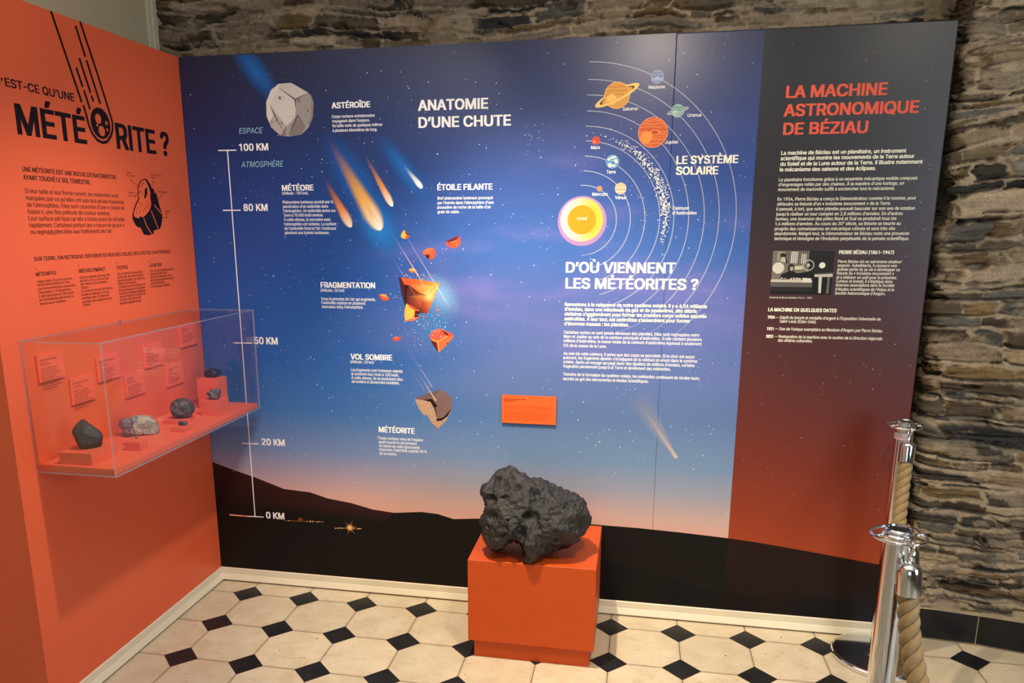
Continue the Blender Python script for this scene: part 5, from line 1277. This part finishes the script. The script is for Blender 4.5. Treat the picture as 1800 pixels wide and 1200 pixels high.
# ================================================================== rocks
def inside_radius(poly, c, th):
    """distance from c to the outline in each direction"""
    poly = np.asarray(poly, float); a = poly - c; b_ = np.roll(poly, -1, 0) - c
    d = np.stack([np.cos(th), np.sin(th)], 1)
    out = np.zeros(len(th))
    for i in range(len(poly)):
        e = b_[i] - a[i]
        den = d[:, 0] * e[1] - d[:, 1] * e[0]
        den = np.where(abs(den) < 1e-12, 1e-12, den)
        t = (a[i, 0] * e[1] - a[i, 1] * e[0]) / den
        s = (a[i, 0] * d[:, 1] - a[i, 1] * d[:, 0]) / den
        ok = (t > 0) & (s >= -1e-6) & (s <= 1 + 1e-6)
        out = np.where(ok & ((out == 0) | (t > out)), t, out)
    return out
def rock(poly_px, anchor, normal, depth, nth, nph, relief=None, floor=None, ctr_px=None, sq=0.75, back=1.0, sm=1):
    """closed stone whose outline in the plane (anchor, normal) is the given one; it bulges to both sides of that plane"""
    nrm = np.array(normal, float); nrm /= np.linalg.norm(nrm)
    P = []
    for q in poly_px:
        d = ray(*q); t = ((np.array(anchor) - C) @ nrm) / (d @ nrm); P.append(C + t * d)
    P = np.array(P)
    e1 = np.cross([0, 0, 1.0], nrm); e1 /= np.linalg.norm(e1); e2 = np.cross(nrm, e1)
    p2 = np.stack([(P - anchor) @ e1, (P - anchor) @ e2], 1)
    if ctr_px is not None:
        d = ray(*ctr_px); t = ((np.array(anchor) - C) @ nrm) / (d @ nrm); cpt = C + t * d - anchor; c2 = np.array([cpt @ e1, cpt @ e2])
    else:
        x, y = p2[:, 0], p2[:, 1]; xn, yn = np.roll(x, -1), np.roll(y, -1); cr = x * yn - xn * y
        c2 = np.array([((x + xn) * cr).sum(), ((y + yn) * cr).sum()]) / (3 * cr.sum())
    th = np.linspace(0, 2 * math.pi, nth, endpoint=False)
    r = inside_radius(p2, c2, th)
    for _ in range(sm): r = 0.25 * np.roll(r, 1) + 0.5 * r + 0.25 * np.roll(r, -1)
    ph = np.linspace(-math.pi / 2, math.pi / 2, nph + 2)[1:-1]
    cp = np.abs(np.cos(ph)) ** sq; spn = np.sign(np.sin(ph)) * np.abs(np.sin(ph)) ** 0.9
    rm = r.max()
    R_, CPh = np.meshgrid(r, cp, indexing='ij'); TH_, SP = np.meshgrid(th, spn, indexing='ij')
    rs = r.copy()
    for _ in range(nth * 2): rs = 0.25 * np.roll(rs, 1) + 0.5 * rs + 0.25 * np.roll(rs, -1)
    wmx = np.clip((CPh - 0.25) / 0.75, 0, 1); wmx = wmx * wmx * (3 - 2 * wmx)
    R_ = R_ * wmx + np.repeat(rs[:, None], R_.shape[1], 1) * (1 - wmx)
    dd = depth * (0.45 + 0.55 * R_ / rm)
    dm = (dd.mean(axis=0, keepdims=True)); wq = CPh
    dd = dd * wq + dm * (1 - wq)
    dd = np.where(SP > 0, dd * back, dd)
    center = anchor + c2[0] * e1 + c2[1] * e2
    # nrm points away from the camera
    V = center + (R_ * CPh * np.cos(TH_))[..., None] * e1 + (R_ * CPh * np.sin(TH_))[..., None] * e2 + (SP * dd)[..., None] * nrm
    flat = V.reshape(-1, 3)
    du = np.roll(V, -1, 0) - np.roll(V, 1, 0)
    dv = np.gradient(V, axis=1)
    n = np.cross(du, dv).reshape(-1, 3); n /= (np.linalg.norm(n, axis=1, keepdims=True) + 1e-12)
    sgn = np.sign(((flat - center) * n).sum()); n *= sgn
    global ROCKW
    ROCKW = CPh.ravel() / CPh.sum()
    if relief is not None: flat = flat + n * relief(flat, n, center)[:, None]
    poles = np.array([V[:, 0].mean(0), V[:, -1].mean(0)])
    allv = np.vstack([flat, flat.reshape(nth, nph, 3)[:, 0].mean(0), flat.reshape(nth, nph, 3)[:, -1].mean(0)])
    if floor is not None: allv[:, 2] = np.maximum(allv[:, 2], floor)
    fcs = []
    for i in range(nth):
        j = (i + 1) % nth
        for k in range(nph - 1): fcs.append((i * nph + k, j * nph + k, j * nph + k + 1, i * nph + k + 1))
        fcs.append((j * nph, i * nph, nth * nph)); fcs.append((i * nph + nph - 1, j * nph + nph - 1, nth * nph + 1))
    return allv, fcs, center
def cups(P, n_, seed, rmin, rmax, depth):
    """thumbprint hollows scattered over a stone"""
    r = np.random.default_rng(seed); s = np.zeros(len(P))
    idx = r.choice(len(P), n_, p=ROCKW)
    for i in idx:
        rad = r.uniform(rmin, rmax); w_ = r.uniform(0.6, 1.6, 3)
        d = np.linalg.norm((P - P[i]) * w_, axis=1) / rad
        m = d < 1.6
        dw = d[m] + 0.45 * vnoise(P[m] * (0.9 / rad) + i, seed + 91)
        s[m] -= np.where(dw < 1, np.clip(1 - dw * dw, 0, 1) ** 0.9, 0) * rad * depth * r.uniform(0.5, 1.2)
    return s
def stone_mat(name, c0, c1, scale, rough, spec, bump, bscale, metal=0.0, spots=None):
    m, nt, b = new_mat(name)
    tc = nt.nodes.new('ShaderNodeTexCoord')
    n = nt.nodes.new('ShaderNodeTexNoise'); n.inputs['Scale'].default_value = scale; n.inputs['Detail'].default_value = 7; n.inputs['Roughness'].default_value = 0.62
    nt.links.new(tc.outputs['Object'], n.inputs['Vector'])
    c = mixc(nt, maprange(nt, n.outputs['Fac'], 0.35, 0.68), c0, c1)
    if spots:
        v = nt.nodes.new('ShaderNodeTexNoise'); v.inputs['Scale'].default_value = spots[1]; v.inputs['Detail'].default_value = 3
        nt.links.new(tc.outputs['Object'], v.inputs['Vector'])
        c = mixc(nt, maprange(nt, v.outputs['Fac'], spots[2], spots[2] + 0.08), c, spots[0])
    nt.links.new(c, b.inputs['Base Color'])
    b.inputs['Roughness'].default_value = rough; b.inputs['Specular IOR Level'].default_value = spec; b.inputs['Metallic'].default_value = metal
    n2 = nt.nodes.new('ShaderNodeTexNoise'); n2.inputs['Scale'].default_value = bscale; n2.inputs['Detail'].default_value = 8; n2.inputs['Roughness'].default_value = 0.65
    nt.links.new(tc.outputs['Object'], n2.inputs['Vector'])
    bp = nt.nodes.new('ShaderNodeBump'); bp.inputs['Strength'].default_value = bump; bp.inputs['Distance'].default_value = 0.004
    nt.links.new(n2.outputs['Fac'], bp.inputs['Height']); nt.links.new(bp.outputs[0], b.inputs['Normal'])
    return m
def rock_obj(name, V, Fc, mat, label, smooth_=True, cat='stone', group=None, origin=None):
    org = origin if origin is not None else np.array([V[:, 0].mean(), V[:, 1].mean(), V[:, 2].min()])
    o = mesh_obj(name, V, Fc, mat, origin=org, smooth=smooth_)
    return tag(o, label, cat, group)

# plinth and the big iron meteorite
PZ = 0.4265
plinth = empty('plinth', (1.595, -0.255, 0), 'square orange plinth carrying the big black meteorite', 'plinth')
v, f = box_vf(1.3455, 1.8450, -0.4805, -0.0310, 0.081, PZ)
bevel(mesh_obj('plinth_box', v, f, M_plinth, parent=plinth), 0.0025, 3)
v, f = box_vf(1.3655, 1.8260, -0.4560, -0.0510, 0.0, 0.081)
mesh_obj('recessed_foot', v, f, M_plinth, parent=plinth)

zk = 2.927
big_px = [(780 + x / zk, 780 + y / zk) for x, y in [(188, 250), (194, 228), (207, 214), (226, 203), (245, 188), (262, 170), (290, 149), (318, 135), (345, 129), (366, 142), (385, 160), (412, 160), (440, 166), (470, 172), (500, 175), (530, 190), (560, 205), (590, 222), (620, 238),
    (655, 255), (688, 272), (712, 288), (727, 312), (738, 350), (750, 388), (742, 412), (735, 432), (722, 455), (705, 482), (690, 506), (668, 518), (640, 528), (610, 536), (580, 546), (555, 558), (530, 572), (505, 586), (488, 600), (470, 613), (445, 616), (425, 610), (410, 594),
    (416, 574), (413, 552), (400, 530), (386, 514), (370, 500), (345, 498), (322, 502), (302, 514), (292, 528), (282, 541), (262, 541), (244, 534), (230, 522), (222, 504), (214, 486), (206, 462), (203, 430), (201, 400), (204, 370), (206, 340), (212, 318), (215, 296), (206, 276), (192, 262)]]
foot = hit((932, 989.5), 2, PZ)
bn = np.array([-0.12, 0.88, -0.46])
def dent(P, px, rad, depth):
    """one hollow where the photo shows it, on the side towards the camera"""
    q = (P - C) @ R.T; xy = np.stack([CX + F * q[:, 0] / q[:, 2], CY + F * q[:, 1] / q[:, 2]], 1)
    dist = np.hypot(xy[:, 0] - px[0], xy[:, 1] - px[1]); near = dist < 4
    if not near.any(): return np.zeros(len(P))
    i = np.where(near)[0][np.argmin(q[near, 2])]
    d = np.linalg.norm((P - P[i]) * [1, 1, 1.0], axis=1) / rad
    d = d + 0.35 * vnoise(P * (1.0 / rad), 19)
    return -np.where(d < 1, np.clip(1 - d * d, 0, 1) ** 1.1, 0) * depth
def big_relief(P, n, c):
    q = P * 1.0
    s = cups(P, 34, 3, 0.034, 0.066, 0.28) + cups(P, 150, 5, 0.013, 0.028, 0.36) + cups(P, 220, 8, 0.006, 0.012, 0.36)
    for px, rad, dp in (((930, 906), 0.034, 0.026), ((927, 903), 0.012, 0.016), ((890, 913), 0.008, 0.012), ((868.7, 914), 0.010, 0.007), ((861, 877), 0.026, 0.020), ((977, 957), 0.013, 0.014),
                        ((885, 950), 0.034, 0.024), ((950, 865), 0.030, 0.010), ((880, 873), 0.020, 0.009), ((940, 925), 0.024, 0.012)): s += dent(P, px, rad, dp)
    rdg = lambda k, sd: 0.5 - np.abs(vnoise(q * k + 0.4 * vnoise(q * k * 0.7, sd + 5)[:, None], sd))
    s += 0.014 * rdg(13, 77) + 0.0105 * rdg(28, 78) + 0.0056 * rdg(60, 79) + 0.0024 * rdg(125, 80) + 0.0012 * fbm(q * 150, 60, 2)
    return s
V, Fc, cen = rock(big_px, foot + np.array([0, 0.03, 0.0]), bn, 0.150, 420, 210, big_relief, PZ + 0.0005, sq=0.62, back=0.95, sm=2)
M_big = stone_mat('iron_meteorite', S(23, 22, 22), S(44, 40, 36), 16, 0.36, 0.6, 0.9, 240, metal=0.0, spots=(S(86, 60, 42), 24, 0.72))
rock_obj('iron_meteorite', V, Fc, M_big, 'big dark pitted iron meteorite standing on the orange plinth', cat='meteorite')

# display blocks inside the case: front near corner, front far corner, back far corner on the shelf; a top corner
M_block = simple('orange_block_paint', S(222, 98, 68), 0.5, spec=0.3)
blocks = {}
def block_px(key, a, b_, c_, top, top_of, lab):
    A_, B_, C_ = [hit(q, 2, ZS) for q in (a, b_, c_)]
    T = vert_at(top, A_ if top_of == 'a' else B_)
    x0, x1 = A_[0], B_[0]; y0 = (A_[1] + B_[1]) / 2; y1 = C_[1]; z1 = T[2]
    x0 = max(x0, 0.012); x1 = min(x1, CX1 - TH - 0.006)
    v, f = box_vf(x0, x1, y0, y1, ZS, z1)
    o = mesh_obj('display_block', v, f, M_block, origin=((x0 + x1) / 2, (y0 + y1) / 2, ZS))
    bevel(o, 0.0008); tag(o, lab, 'display block', 'orange blocks on the shelf of the case')
    blocks[key] = (x0, x1, y0, y1, z1)
block_px('flat', (107, 814.7), (161, 819.4), (206, 799), (161.7, 798), 'b', 'largest orange block, under the black stone at the near end of the shelf')
block_px('rod', (220.8, 791.1), (246.4, 793.3), (262.5, 786.9), (246.4, 778), 'b', 'orange block with a thin rod standing on it, in front of the grey breccia')
block_px('slab', (286.7, 744.3), (319.4, 746.7), (351.4, 737), (286.1, 737.5), 'a', 'thin orange slab under the round brown stone')
block_px('tiny', (301.4, 758.3), (323.6, 760.6), (339.2, 753.6), (323.6, 752.2), 'b', 'small low orange block at the shelf front under a tiny black stone')
block_px('mid', (353.6, 729.7), (385.7, 731.5), (400.9, 723.2), (383.8, 704.9), 'b', 'middle sized orange block in front of the tallest block')
block_px('tall', (349, 717.8), (386.6, 718.7), (409, 712.3), (385.3, 666.4), 'b', 'tallest orange block, carrying the glossy black obsidian')
print('BLOCKS', {k: np.round(v, 3).tolist() for k, v in blocks.items()}, 'ZS', ZS)

def small(poly, base_px, base_z, depth, nth, nph, relief, push=0.35, sq=0.6, sm=1):
    a = hit(base_px, 2, base_z); n = a - C; n[2] *= 0.75
    n /= np.linalg.norm(n)
    return rock(poly, a + n * depth * push * np.array([1, 1, 0]), n, depth, nth, nph, relief, base_z + 0.0003, sq=sq, sm=sm)
k30 = 4.287
R1 = [(30 + x / k30, 580 + y / k30) for x, y in [(393, 776), (412, 752), (440, 712), (460, 684), (482, 670), (505, 671), (524, 680), (534, 697), (556, 710), (580, 728), (604, 742), (632, 768), (648, 792), (645, 830), (640, 868), (620, 882), (590, 892), (545, 897), (500, 895), (470, 885), (452, 866), (436, 838), (420, 812)]]
def facet(seed, amp, sc, am2=0.001):
    def rl(P, n, c):
        d = (P - c); r = np.random.default_rng(seed); s = np.zeros(len(P)) + 1e9
        L = np.linalg.norm(d, axis=1)
        vw = C - c; vw /= np.linalg.norm(vw)
        for _ in range(sc):
            q = r.normal(size=3) * 0.62 + vw * 0.9; q /= np.linalg.norm(q)
            t = d @ q; rad = t.max() * r.uniform(0.70, 0.93); ex = t - rad
            s = np.minimum(s, -np.maximum(ex, 0) * 0.95 / np.maximum(0.35, n @ q))
        return s * amp + am2 * fbm(P * 60, seed, 4)
    return rl
M_blk = stone_mat('black_crust_stone', S(48, 46, 47), S(62, 59, 58), 30, 0.6, 0.4, 0.2, 300, spots=(S(120, 116, 112), 90, 0.74))
bl = blocks['flat']
V, Fc, _ = small(R1, (30 + 540 / k30, 580 + 896 / k30), bl[4], 0.045, 90, 50, facet(4, 1.0, 14, 0.0012))
rock_obj('meteorite', V, Fc, M_blk, 'smooth dark grey angular meteorite on the largest orange block', cat='meteorite')
k5 = 6.6667
R2 = [(90 + x / k5, 700 + y / k5) for x, y in [(787, 302), (805, 262), (840, 236), (880, 226), (930, 215), (975, 204), (1020, 195), (1060, 196), (1110, 204), (1180, 203), (1192, 232), (1220, 250), (1248, 280), (1262, 318), (1270, 345), (1262, 385), (1252, 432), (1200, 440), (1120, 441), (1000, 440), (900, 446), (850, 440), (834, 420), (830, 392), (838, 370), (812, 348), (796, 328)]]
def brec(P, n, c):
    return 0.0022 * fbm(P * 90, 5, 4, 0.6) + cups(P, 60, 2, 0.004, 0.010, 0.25) * 0.7
M_br = stone_mat('impact_breccia', S(120, 108, 96), S(186, 172, 150), 42, 0.85, 0.2, 0.8, 160, spots=(S(84, 74, 68), 60, 0.64))
M_brs = stone_mat('breccia_smooth_side', S(104, 82, 80), S(140, 118, 112), 24, 0.4, 0.5, 0.3, 120)
V, Fc, cen = small(R2, (90 + 1000 / k5, 700 + 440 / k5), ZS, 0.035, 110, 60, brec)
e = np.array([(V[list(q)].mean(0) - cen) for q in Fc])
sx_ = e @ np.array([R[0][0], R[0][1], R[0][2]])
fm = ((sx_ < -0.012 + 0.35 * e[:, 2]) | (V[[q[0] for q in Fc]][:, 2] < ZS + 0.006)).astype(int)
o = mesh_obj('breccia', V, Fc, [M_br, M_brs], origin=(V[:, 0].mean(), V[:, 1].mean(), ZS), smooth=True, fmat=fm)
tag(o, 'pale grey rough breccia with a smooth purplish end, lying on the shelf', 'stone')
# rod with its small grey bead-like stone
bl = blocks['rod']
rb0 = hit((90 + 998 / k5, 700 + 466 / k5), 2, bl[4])
rtop = vert_at((90 + 958 / k5, 700 + 290 / k5), rb0)
top_pt = np.array([rb0[0] - 0.012, rb0[1] - 0.004, rtop[2]])
rod = empty('specimen_stand', tuple(rb0), 'thin brown rod on an orange block, holding up a small grey stone', 'stand')
v, f = tube([rb0, rb0 + (top_pt - rb0) * 0.3 + np.array([0.001, 0, 0]), rb0 + (top_pt - rb0) * 0.75, top_pt + np.array([0, 0, 0.004])], [0.0018, 0.002, 0.0022, 0.0016], 10)
mesh_obj('rod', v, f, M_rod, parent=rod, smooth=True)
v, f = lathe([(0.0, bl[4]), (0.006, bl[4]), (0.006, bl[4] + 0.001), (0.0, bl[4] + 0.0015)], rb0[0], rb0[1], 20)
mesh_obj('foot', v, f, M_rod, parent=rod)
R7 = [(90 + x / k5, 700 + y / k5) for x, y in [(938, 236), (950, 222), (972, 218), (988, 232), (988, 262), (978, 284), (956, 288), (944, 276), (932, 262)]]
n7 = top_pt - C; n7 /= np.linalg.norm(n7)
V, Fc, _ = rock(R7, top_pt, n7, 0.007, 40, 20, lambda P, n, c: 0.0008 * fbm(P * 200, 3, 3))
M_gr = stone_mat('grey_green_tektite', S(84, 92, 92), S(130, 138, 136), 90, 0.3, 0.6, 0.3, 300)
rock_obj('tektite', V, Fc, M_gr, 'tiny grey green stone held on top of the thin brown rod')
k4 = 5.457
ctr4 = (240 + 437 / k4, 540 + 965 / k4)
R3 = [(ctr4[0] + (1 + 0.03 * math.sin(3 * t + 1)) * 122 / k4 * math.cos(t), ctr4[1] + (1 + 0.04 * math.cos(2 * t)) * 102 / k4 * math.sin(t)) for t in np.linspace(0, 2 * math.pi, 40, endpoint=False)]
bl = blocks['slab']
V, Fc, _ = small(R3, (240 + 437 / k4, 540 + 1066 / k4), bl[4], 0.042, 120, 70, lambda P, n, c: cups(P, 60, 6, 0.010, 0.020, 0.24) + 0.001 * fbm(P * 90, 4, 3))
M_rd = stone_mat('brown_crust_stone', S(52, 44, 42), S(96, 80, 66), 34, 0.45, 0.5, 0.4, 220, spots=(S(150, 122, 92), 40, 0.66))
rock_obj('meteorite', V, Fc, M_rd, 'round dark brown stone covered with thumbprint hollows, on a thin slab', cat='meteorite')
R4 = [(240 + x / k4, 540 + y / k4) for x, y in [(397, 1118), (402, 1098), (416, 1087), (445, 1092), (478, 1098), (494, 1106), (488, 1122), (462, 1132), (425, 1134), (402, 1130)]]
bl = blocks['tiny']
V, Fc, _ = small(R4, (240 + 440 / k4, 540 + 1133 / k4), bl[4], 0.010, 50, 24, facet(9, 1.0, 10, 0.0006))
M_tk = stone_mat('black_glass_chip', S(20, 22, 22), S(34, 38, 36), 60, 0.25, 0.6, 0.3, 260)
rock_obj('tektite', V, Fc, M_tk, 'tiny flat black stone on the small low block at the shelf front')
R5 = [(240 + x / k4, 540 + y / k4) for x, y in [(664, 822), (690, 808), (700, 790), (714, 778), (736, 774), (752, 784), (772, 772), (795, 774), (810, 790), (817, 812), (806, 838), (798, 862), (770, 884), (740, 888), (706, 884), (690, 870), (690, 846), (676, 836)]]
bl = blocks['mid']
V, Fc, _ = small(R5, (240 + 740 / k4, 540 + 887 / k4), bl[4], 0.022, 80, 44, lambda P, n, c: cups(P, 22, 12, 0.006, 0.014, 0.4) + 0.001 * fbm(P * 110, 7, 3))
M_bn = stone_mat('brown_nodule', S(72, 60, 56), S(112, 96, 88), 60, 0.5, 0.5, 0.4, 260)
rock_obj('nodule', V, Fc, M_bn, 'small knobbly grey brown stone on the middle sized block')
R6 = [(240 + x / k4, 540 + y / k4) for x, y in [(650, 670), (652, 620), (656, 580), (668, 566), (690, 574), (730, 580), (764, 584), (790, 604), (818, 616), (838, 640), (832, 658), (800, 668), (760, 672), (700, 674), (664, 674)]]
bl = blocks['tall']
V, Fc, _ = small(R6, (240 + 740 / k4, 540 + 672 / k4), bl[4], 0.030, 24, 11, lambda P, n, c: facet(21, 1.2, 16, 0.0)(P, n, c) + 0.0045 * vnoise(P * 95, 33))
M_ob = stone_mat('obsidian', S(8, 9, 10), S(14, 15, 15), 20, 0.04, 1.0, 0.25, 45)
rock_obj('obsidian', V, Fc, M_ob, 'glossy black chipped obsidian on the tallest block', smooth_=False)

# ================================================================== rope barrier
def stanchion(x, y, lab, sticker=False):
    st = empty('barrier_post', (x, y, 0), lab, 'barrier post', 'chrome posts of the rope barrier')
    v, f = lathe([(0.0, 0.0), (0.166, 0.0), (0.170, 0.002), (0.170, 0.016), (0.166, 0.0205), (0.160, 0.022), (0.05, 0.0245), (0.0, 0.0245)], x, y, 96)
    mesh_obj('base_plate', v, f, M_chrome, parent=st, smooth=False)
    v, f = lathe([(0.0, 0.0245), (0.045, 0.0245), (0.044, 0.030), (0.0318, 0.031), (0.0318, 0.955), (0.030, 0.957), (0.0, 0.957)], x, y, 64)
    o = mesh_obj('pole', v, f, M_chrome, parent=st, smooth=False)
    o.data.polygons.foreach_set('use_smooth', [True] * len(o.data.polygons)); m = o.modifiers.new('split', 'EDGE_SPLIT'); m.split_angle = math.radians(30)
    b = st.children
    v, f = lathe([(0.0, 0.957), (0.036, 0.957), (0.038, 0.960), (0.038, 0.967), (0.035, 0.970), (0.032, 0.9705), (0.032, 0.979), (0.029, 0.982), (0.026, 0.982), (0.024, 0.978), (0.0, 0.978)], x, y, 64)
    o = mesh_obj('top_cap', v, f, M_chrome, parent=st, smooth=True); m = o.modifiers.new('split', 'EDGE_SPLIT'); m.split_angle = math.radians(35)
    v, f = lathe([(0.0, 0.9785), (0.0225, 0.9785), (0.0225, 0.9795), (0.0, 0.9798)], x, y, 40)
    mesh_obj('cap_insert', v, f, M_cap, parent=o)
    RZ, RR = 0.963, 0.060
    v, f = tube([(x + RR * math.cos(t), y + RR * math.sin(t), RZ) for t in np.linspace(0, 2 * math.pi, 72, endpoint=False)], 0.0045, 12, True)
    ring = mesh_obj('hook_ring', v, f, M_chrome, parent=st, smooth=True)
    for t in (0.15, 0.15 + math.pi / 2, 0.15 + math.pi, 0.15 + 1.5 * math.pi):
        v, f = tube([(x + 0.034 * math.cos(t), y + 0.034 * math.sin(t), RZ), (x + RR * math.cos(t), y + RR * math.sin(t), RZ)], 0.0042, 10)
        mesh_obj('spoke', v, f, M_chrome, parent=ring, smooth=True)
    if sticker:
        # small printed sticker wrapped round the pole just under the ring
        dv = math.atan2(C[1] - y, C[0] - x)
        def arc(a0, a1, z0, z1, r, n=14):
            v = []; 
            for i in range(n + 1):
                t = dv + a0 + (a1 - a0) * i / n
                v += [(x + r * math.cos(t), y + r * math.sin(t), z0), (x + r * math.cos(t), y + r * math.sin(t), z1)]
            return v, [(2 * i, 2 * i + 2, 2 * i + 3, 2 * i + 1) for i in range(n)]
        v, f = arc(-1.45, 0.42, 0.914, 0.938, 0.0321)
        sk_ = mesh_obj('sticker', v, f, M_sticker, parent=st)
        tv, tf = text_mesh('ddie', 0.02, 3)
        mn, mx = tv[:, 0].min(), tv[:, 0].max(); k = 0.017 / 0.73
        vv = []
        for a, q in tv:
            t = dv + (-1.02 + (a - mn) / (mx - mn) * 1.30)
            vv.append((x + 0.0325 * math.cos(t), y + 0.0325 * math.sin(t), 0.917 + q * k))
        mesh_obj('sticker_print', vv, tf, M_redtxt, parent=sk_)
    return st
P_far, P_near, P_out = (2.958, -0.172), (2.600, -1.318), (2.93, -2.51)
stanchion(*P_far, 'far chrome barrier post beside the end of the blue panel', True)
stanchion(*P_near, 'near chrome barrier post, standing in front of the other one')
stanchion(*P_out, 'chrome barrier post holding the other end of the near rope')

M_rope = None
def rope_mat():
    m, nt, b = new_mat('hemp_rope')
    uvn = nt.nodes.new('ShaderNodeVertexColor'); uvn.layer_name = 'Col'
    sp = nt.nodes.new('ShaderNodeSeparateColor'); nt.links.new(uvn.outputs['Color'], sp.inputs[0])
    wv = node_math(nt, 'SINE', node_math(nt, 'MULTIPLY', sp.outputs[0], 1.0))
    tc = nt.nodes.new('ShaderNodeNewGeometry')
    n = nt.nodes.new('ShaderNodeTexNoise'); n.inputs['Scale'].default_value = 60; n.inputs['Detail'].default_value = 5; nt.links.new(tc.outputs['Position'], n.inputs['Vector'])
    c = mixc(nt, n.outputs['Fac'], S(142, 114, 70), S(180, 150, 98))
    c = mixc(nt, maprange(nt, wv, -1, 1, 0.0, 0.25, 'LINEAR'), c, S(122, 92, 54))
    nt.links.new(c, b.inputs['Base Color'])
    b.inputs['Roughness'].default_value = 0.55; b.inputs['Specular IOR Level'].default_value = 0.4; b.inputs['Sheen Weight'].default_value = 0.2
    bp = nt.nodes.new('ShaderNodeBump'); bp.inputs['Strength'].default_value = 0.5; bp.inputs['Distance'].default_value = 0.0015
    nt.links.new(wv, bp.inputs['Height']); nt.links.new(bp.outputs[0], b.inputs['Normal'])
    return m
M_rope = rope_mat()
def frames(path):
    path = [Vector(p) for p in path]; T, N, B = [], [], []
    prev = None
    for i, p in enumerate(path):
        t = (path[min(i + 1, len(path) - 1)] - path[max(i - 1, 0)]).normalized()
        a = (t.cross(Vector((0, 0, 1))) if prev is None else prev - t * prev.dot(t))
        if a.length < 1e-3: a = t.cross(Vector((1, 0, 0)))
        a.normalize(); prev = a; T.append(t); N.append(a); B.append(t.cross(a))
    return path, T, N, B
def rope(hook_a, hook_b, sag, lab, cap_lean_a, cap_lean_b):
    """hooks hang on the rings of two posts; metal end caps; three-strand rope between them"""
    ha, hb = Vector(hook_a), Vector(hook_b)
    rp = empty('barrier_rope', tuple((ha + hb) / 2 - Vector((0, 0, sag))), lab, 'rope', 'ropes of the barrier')
    ends = []
    for h, lean in ((ha, Vector(cap_lean_a)), (hb, Vector(cap_lean_b))):
        d = (Vector((0, 0, -1)) + lean).normalized()
        t0 = h + d * 0.040; t1 = t0 + d * 0.080
        # cap: domed cup turned about the axis d
        q = Vector((0, 0, -1)).rotation_difference(d)
        prof = [(0.0, 0.0), (0.007, 0.0), (0.009, 0.003)] + [(0.009 + (0.0270 - 0.009) * math.sin(a), 0.003 + 0.022 * (1 - math.cos(a))) for a in np.linspace(0.15, math.pi / 2, 8)] + [(0.0270, 0.076), (0.0265, 0.080), (0.0250, 0.080), (0.0245, 0.062)]
        v, f = lathe([(r, -z) for r, z in prof], 0, 0, 48)
        v = [tuple(t0 + q @ Vector(p)) for p in v]
        cap = mesh_obj('end_cap', v, f, M_chrome, parent=rp, smooth=True)
        m = cap.modifiers.new('split', 'EDGE_SPLIT'); m.split_angle = math.radians(40)
        # snap hook from the ring down to the cap
        s1 = d.cross(Vector((1, 0.3, 0))).normalized()
        pth = [t0 + d * 0.003, t0 - d * 0.012, h + d * 0.022 + s1 * 0.001, h + d * 0.010 + s1 * 0.010, h - d * 0.004 + s1 * 0.010, h - d * 0.009, h - d * 0.004 - s1 * 0.010, h + d * 0.012 - s1 * 0.009, h + d * 0.026 - s1 * 0.002]
        v, f = tube(pth, [0.006, 0.0055, 0.0045, 0.004, 0.004, 0.004, 0.004, 0.004, 0.003], 12)
        mesh_obj('snap_hook', v, f, M_chrome, parent=cap, smooth=True)
        ends.append((t1, d))
    (a, da), (b_, db) = ends
    n = 260
    L = (b_ - a).length
    k = sag * 1.35
    p0, p1, p2, p3 = a - da * 0.03, a + da * k, b_ + db * k, b_ - db * 0.03
    path = []
    for i in range(n + 1):
        t = i / n; path.append(p0 * (1 - t) ** 3 + p1 * 3 * t * (1 - t) ** 2 + p2 * 3 * t * t * (1 - t) + p3 * t ** 3)
    pth, T, N, B = frames(path)
    sacc = [0.0]
    for i in range(1, n + 1): sacc.append(sacc[-1] + (pth[i] - pth[i - 1]).length)
    RO, RS, pitch, m_ = 0.0120, 0.0153, 0.100, 20
    for sct in range(3):
        v, f, cc_ = [], [], []
        for i in range(n + 1):
            an = 2 * math.pi * sacc[i] / pitch + sct * 2 * math.pi / 3
            cdir = N[i] * math.cos(an) + B[i] * math.sin(an); tdir = -N[i] * math.sin(an) + B[i] * math.cos(an)
            ctr = pth[i] + cdir * RO
            for j in range(m_):
                w_ = 2 * math.pi * j / m_
                v.append(tuple(ctr + cdir * RS * 0.86 * math.cos(w_) + tdir * RS * math.sin(w_) * 1.04))
                cc_.append((0, 0, 0, 1) if False else ((w_ * 24 + sacc[i] * 500), w_, sacc[i], 1))
        for i in range(n):
            for j in range(m_): f.append((i * m_ + j, (i + 1) * m_ + j, (i + 1) * m_ + (j + 1) % m_, i * m_ + (j + 1) % m_))
        f.append(tuple(range(m_))[::-1]); f.append(tuple(n * m_ + j for j in range(m_)))
        mesh_obj('strand', v, f, M_rope, parent=rp, smooth=True, cols=cc_)
    return rp
def ring_pt(P, ang, r=0.060): return (P[0] + r * math.cos(ang), P[1] + r * math.sin(ang), 0.963)
d1 = math.atan2(P_near[1] - P_far[1], P_near[0] - P_far[0])
d2 = math.atan2(P_out[1] - P_near[1], P_out[0] - P_near[0])
rope(ring_pt(P_far, d1 + 0.30), ring_pt(P_near, 0.95), 0.46, 'tan three strand rope hanging from the far post behind the near post', (-0.06, -0.14, 0), (0.10, 0.02, 0))
rope(ring_pt(P_near, d2 - 0.12), ring_pt(P_out, d2 + math.pi), 0.42, 'thick tan rope hanging from the front of the near post', (0.10 * math.cos(d2), 0.10 * math.sin(d2), 0), (-0.1 * math.cos(d2), -0.1 * math.sin(d2), 0))

bpy.data.objects.remove(_to)
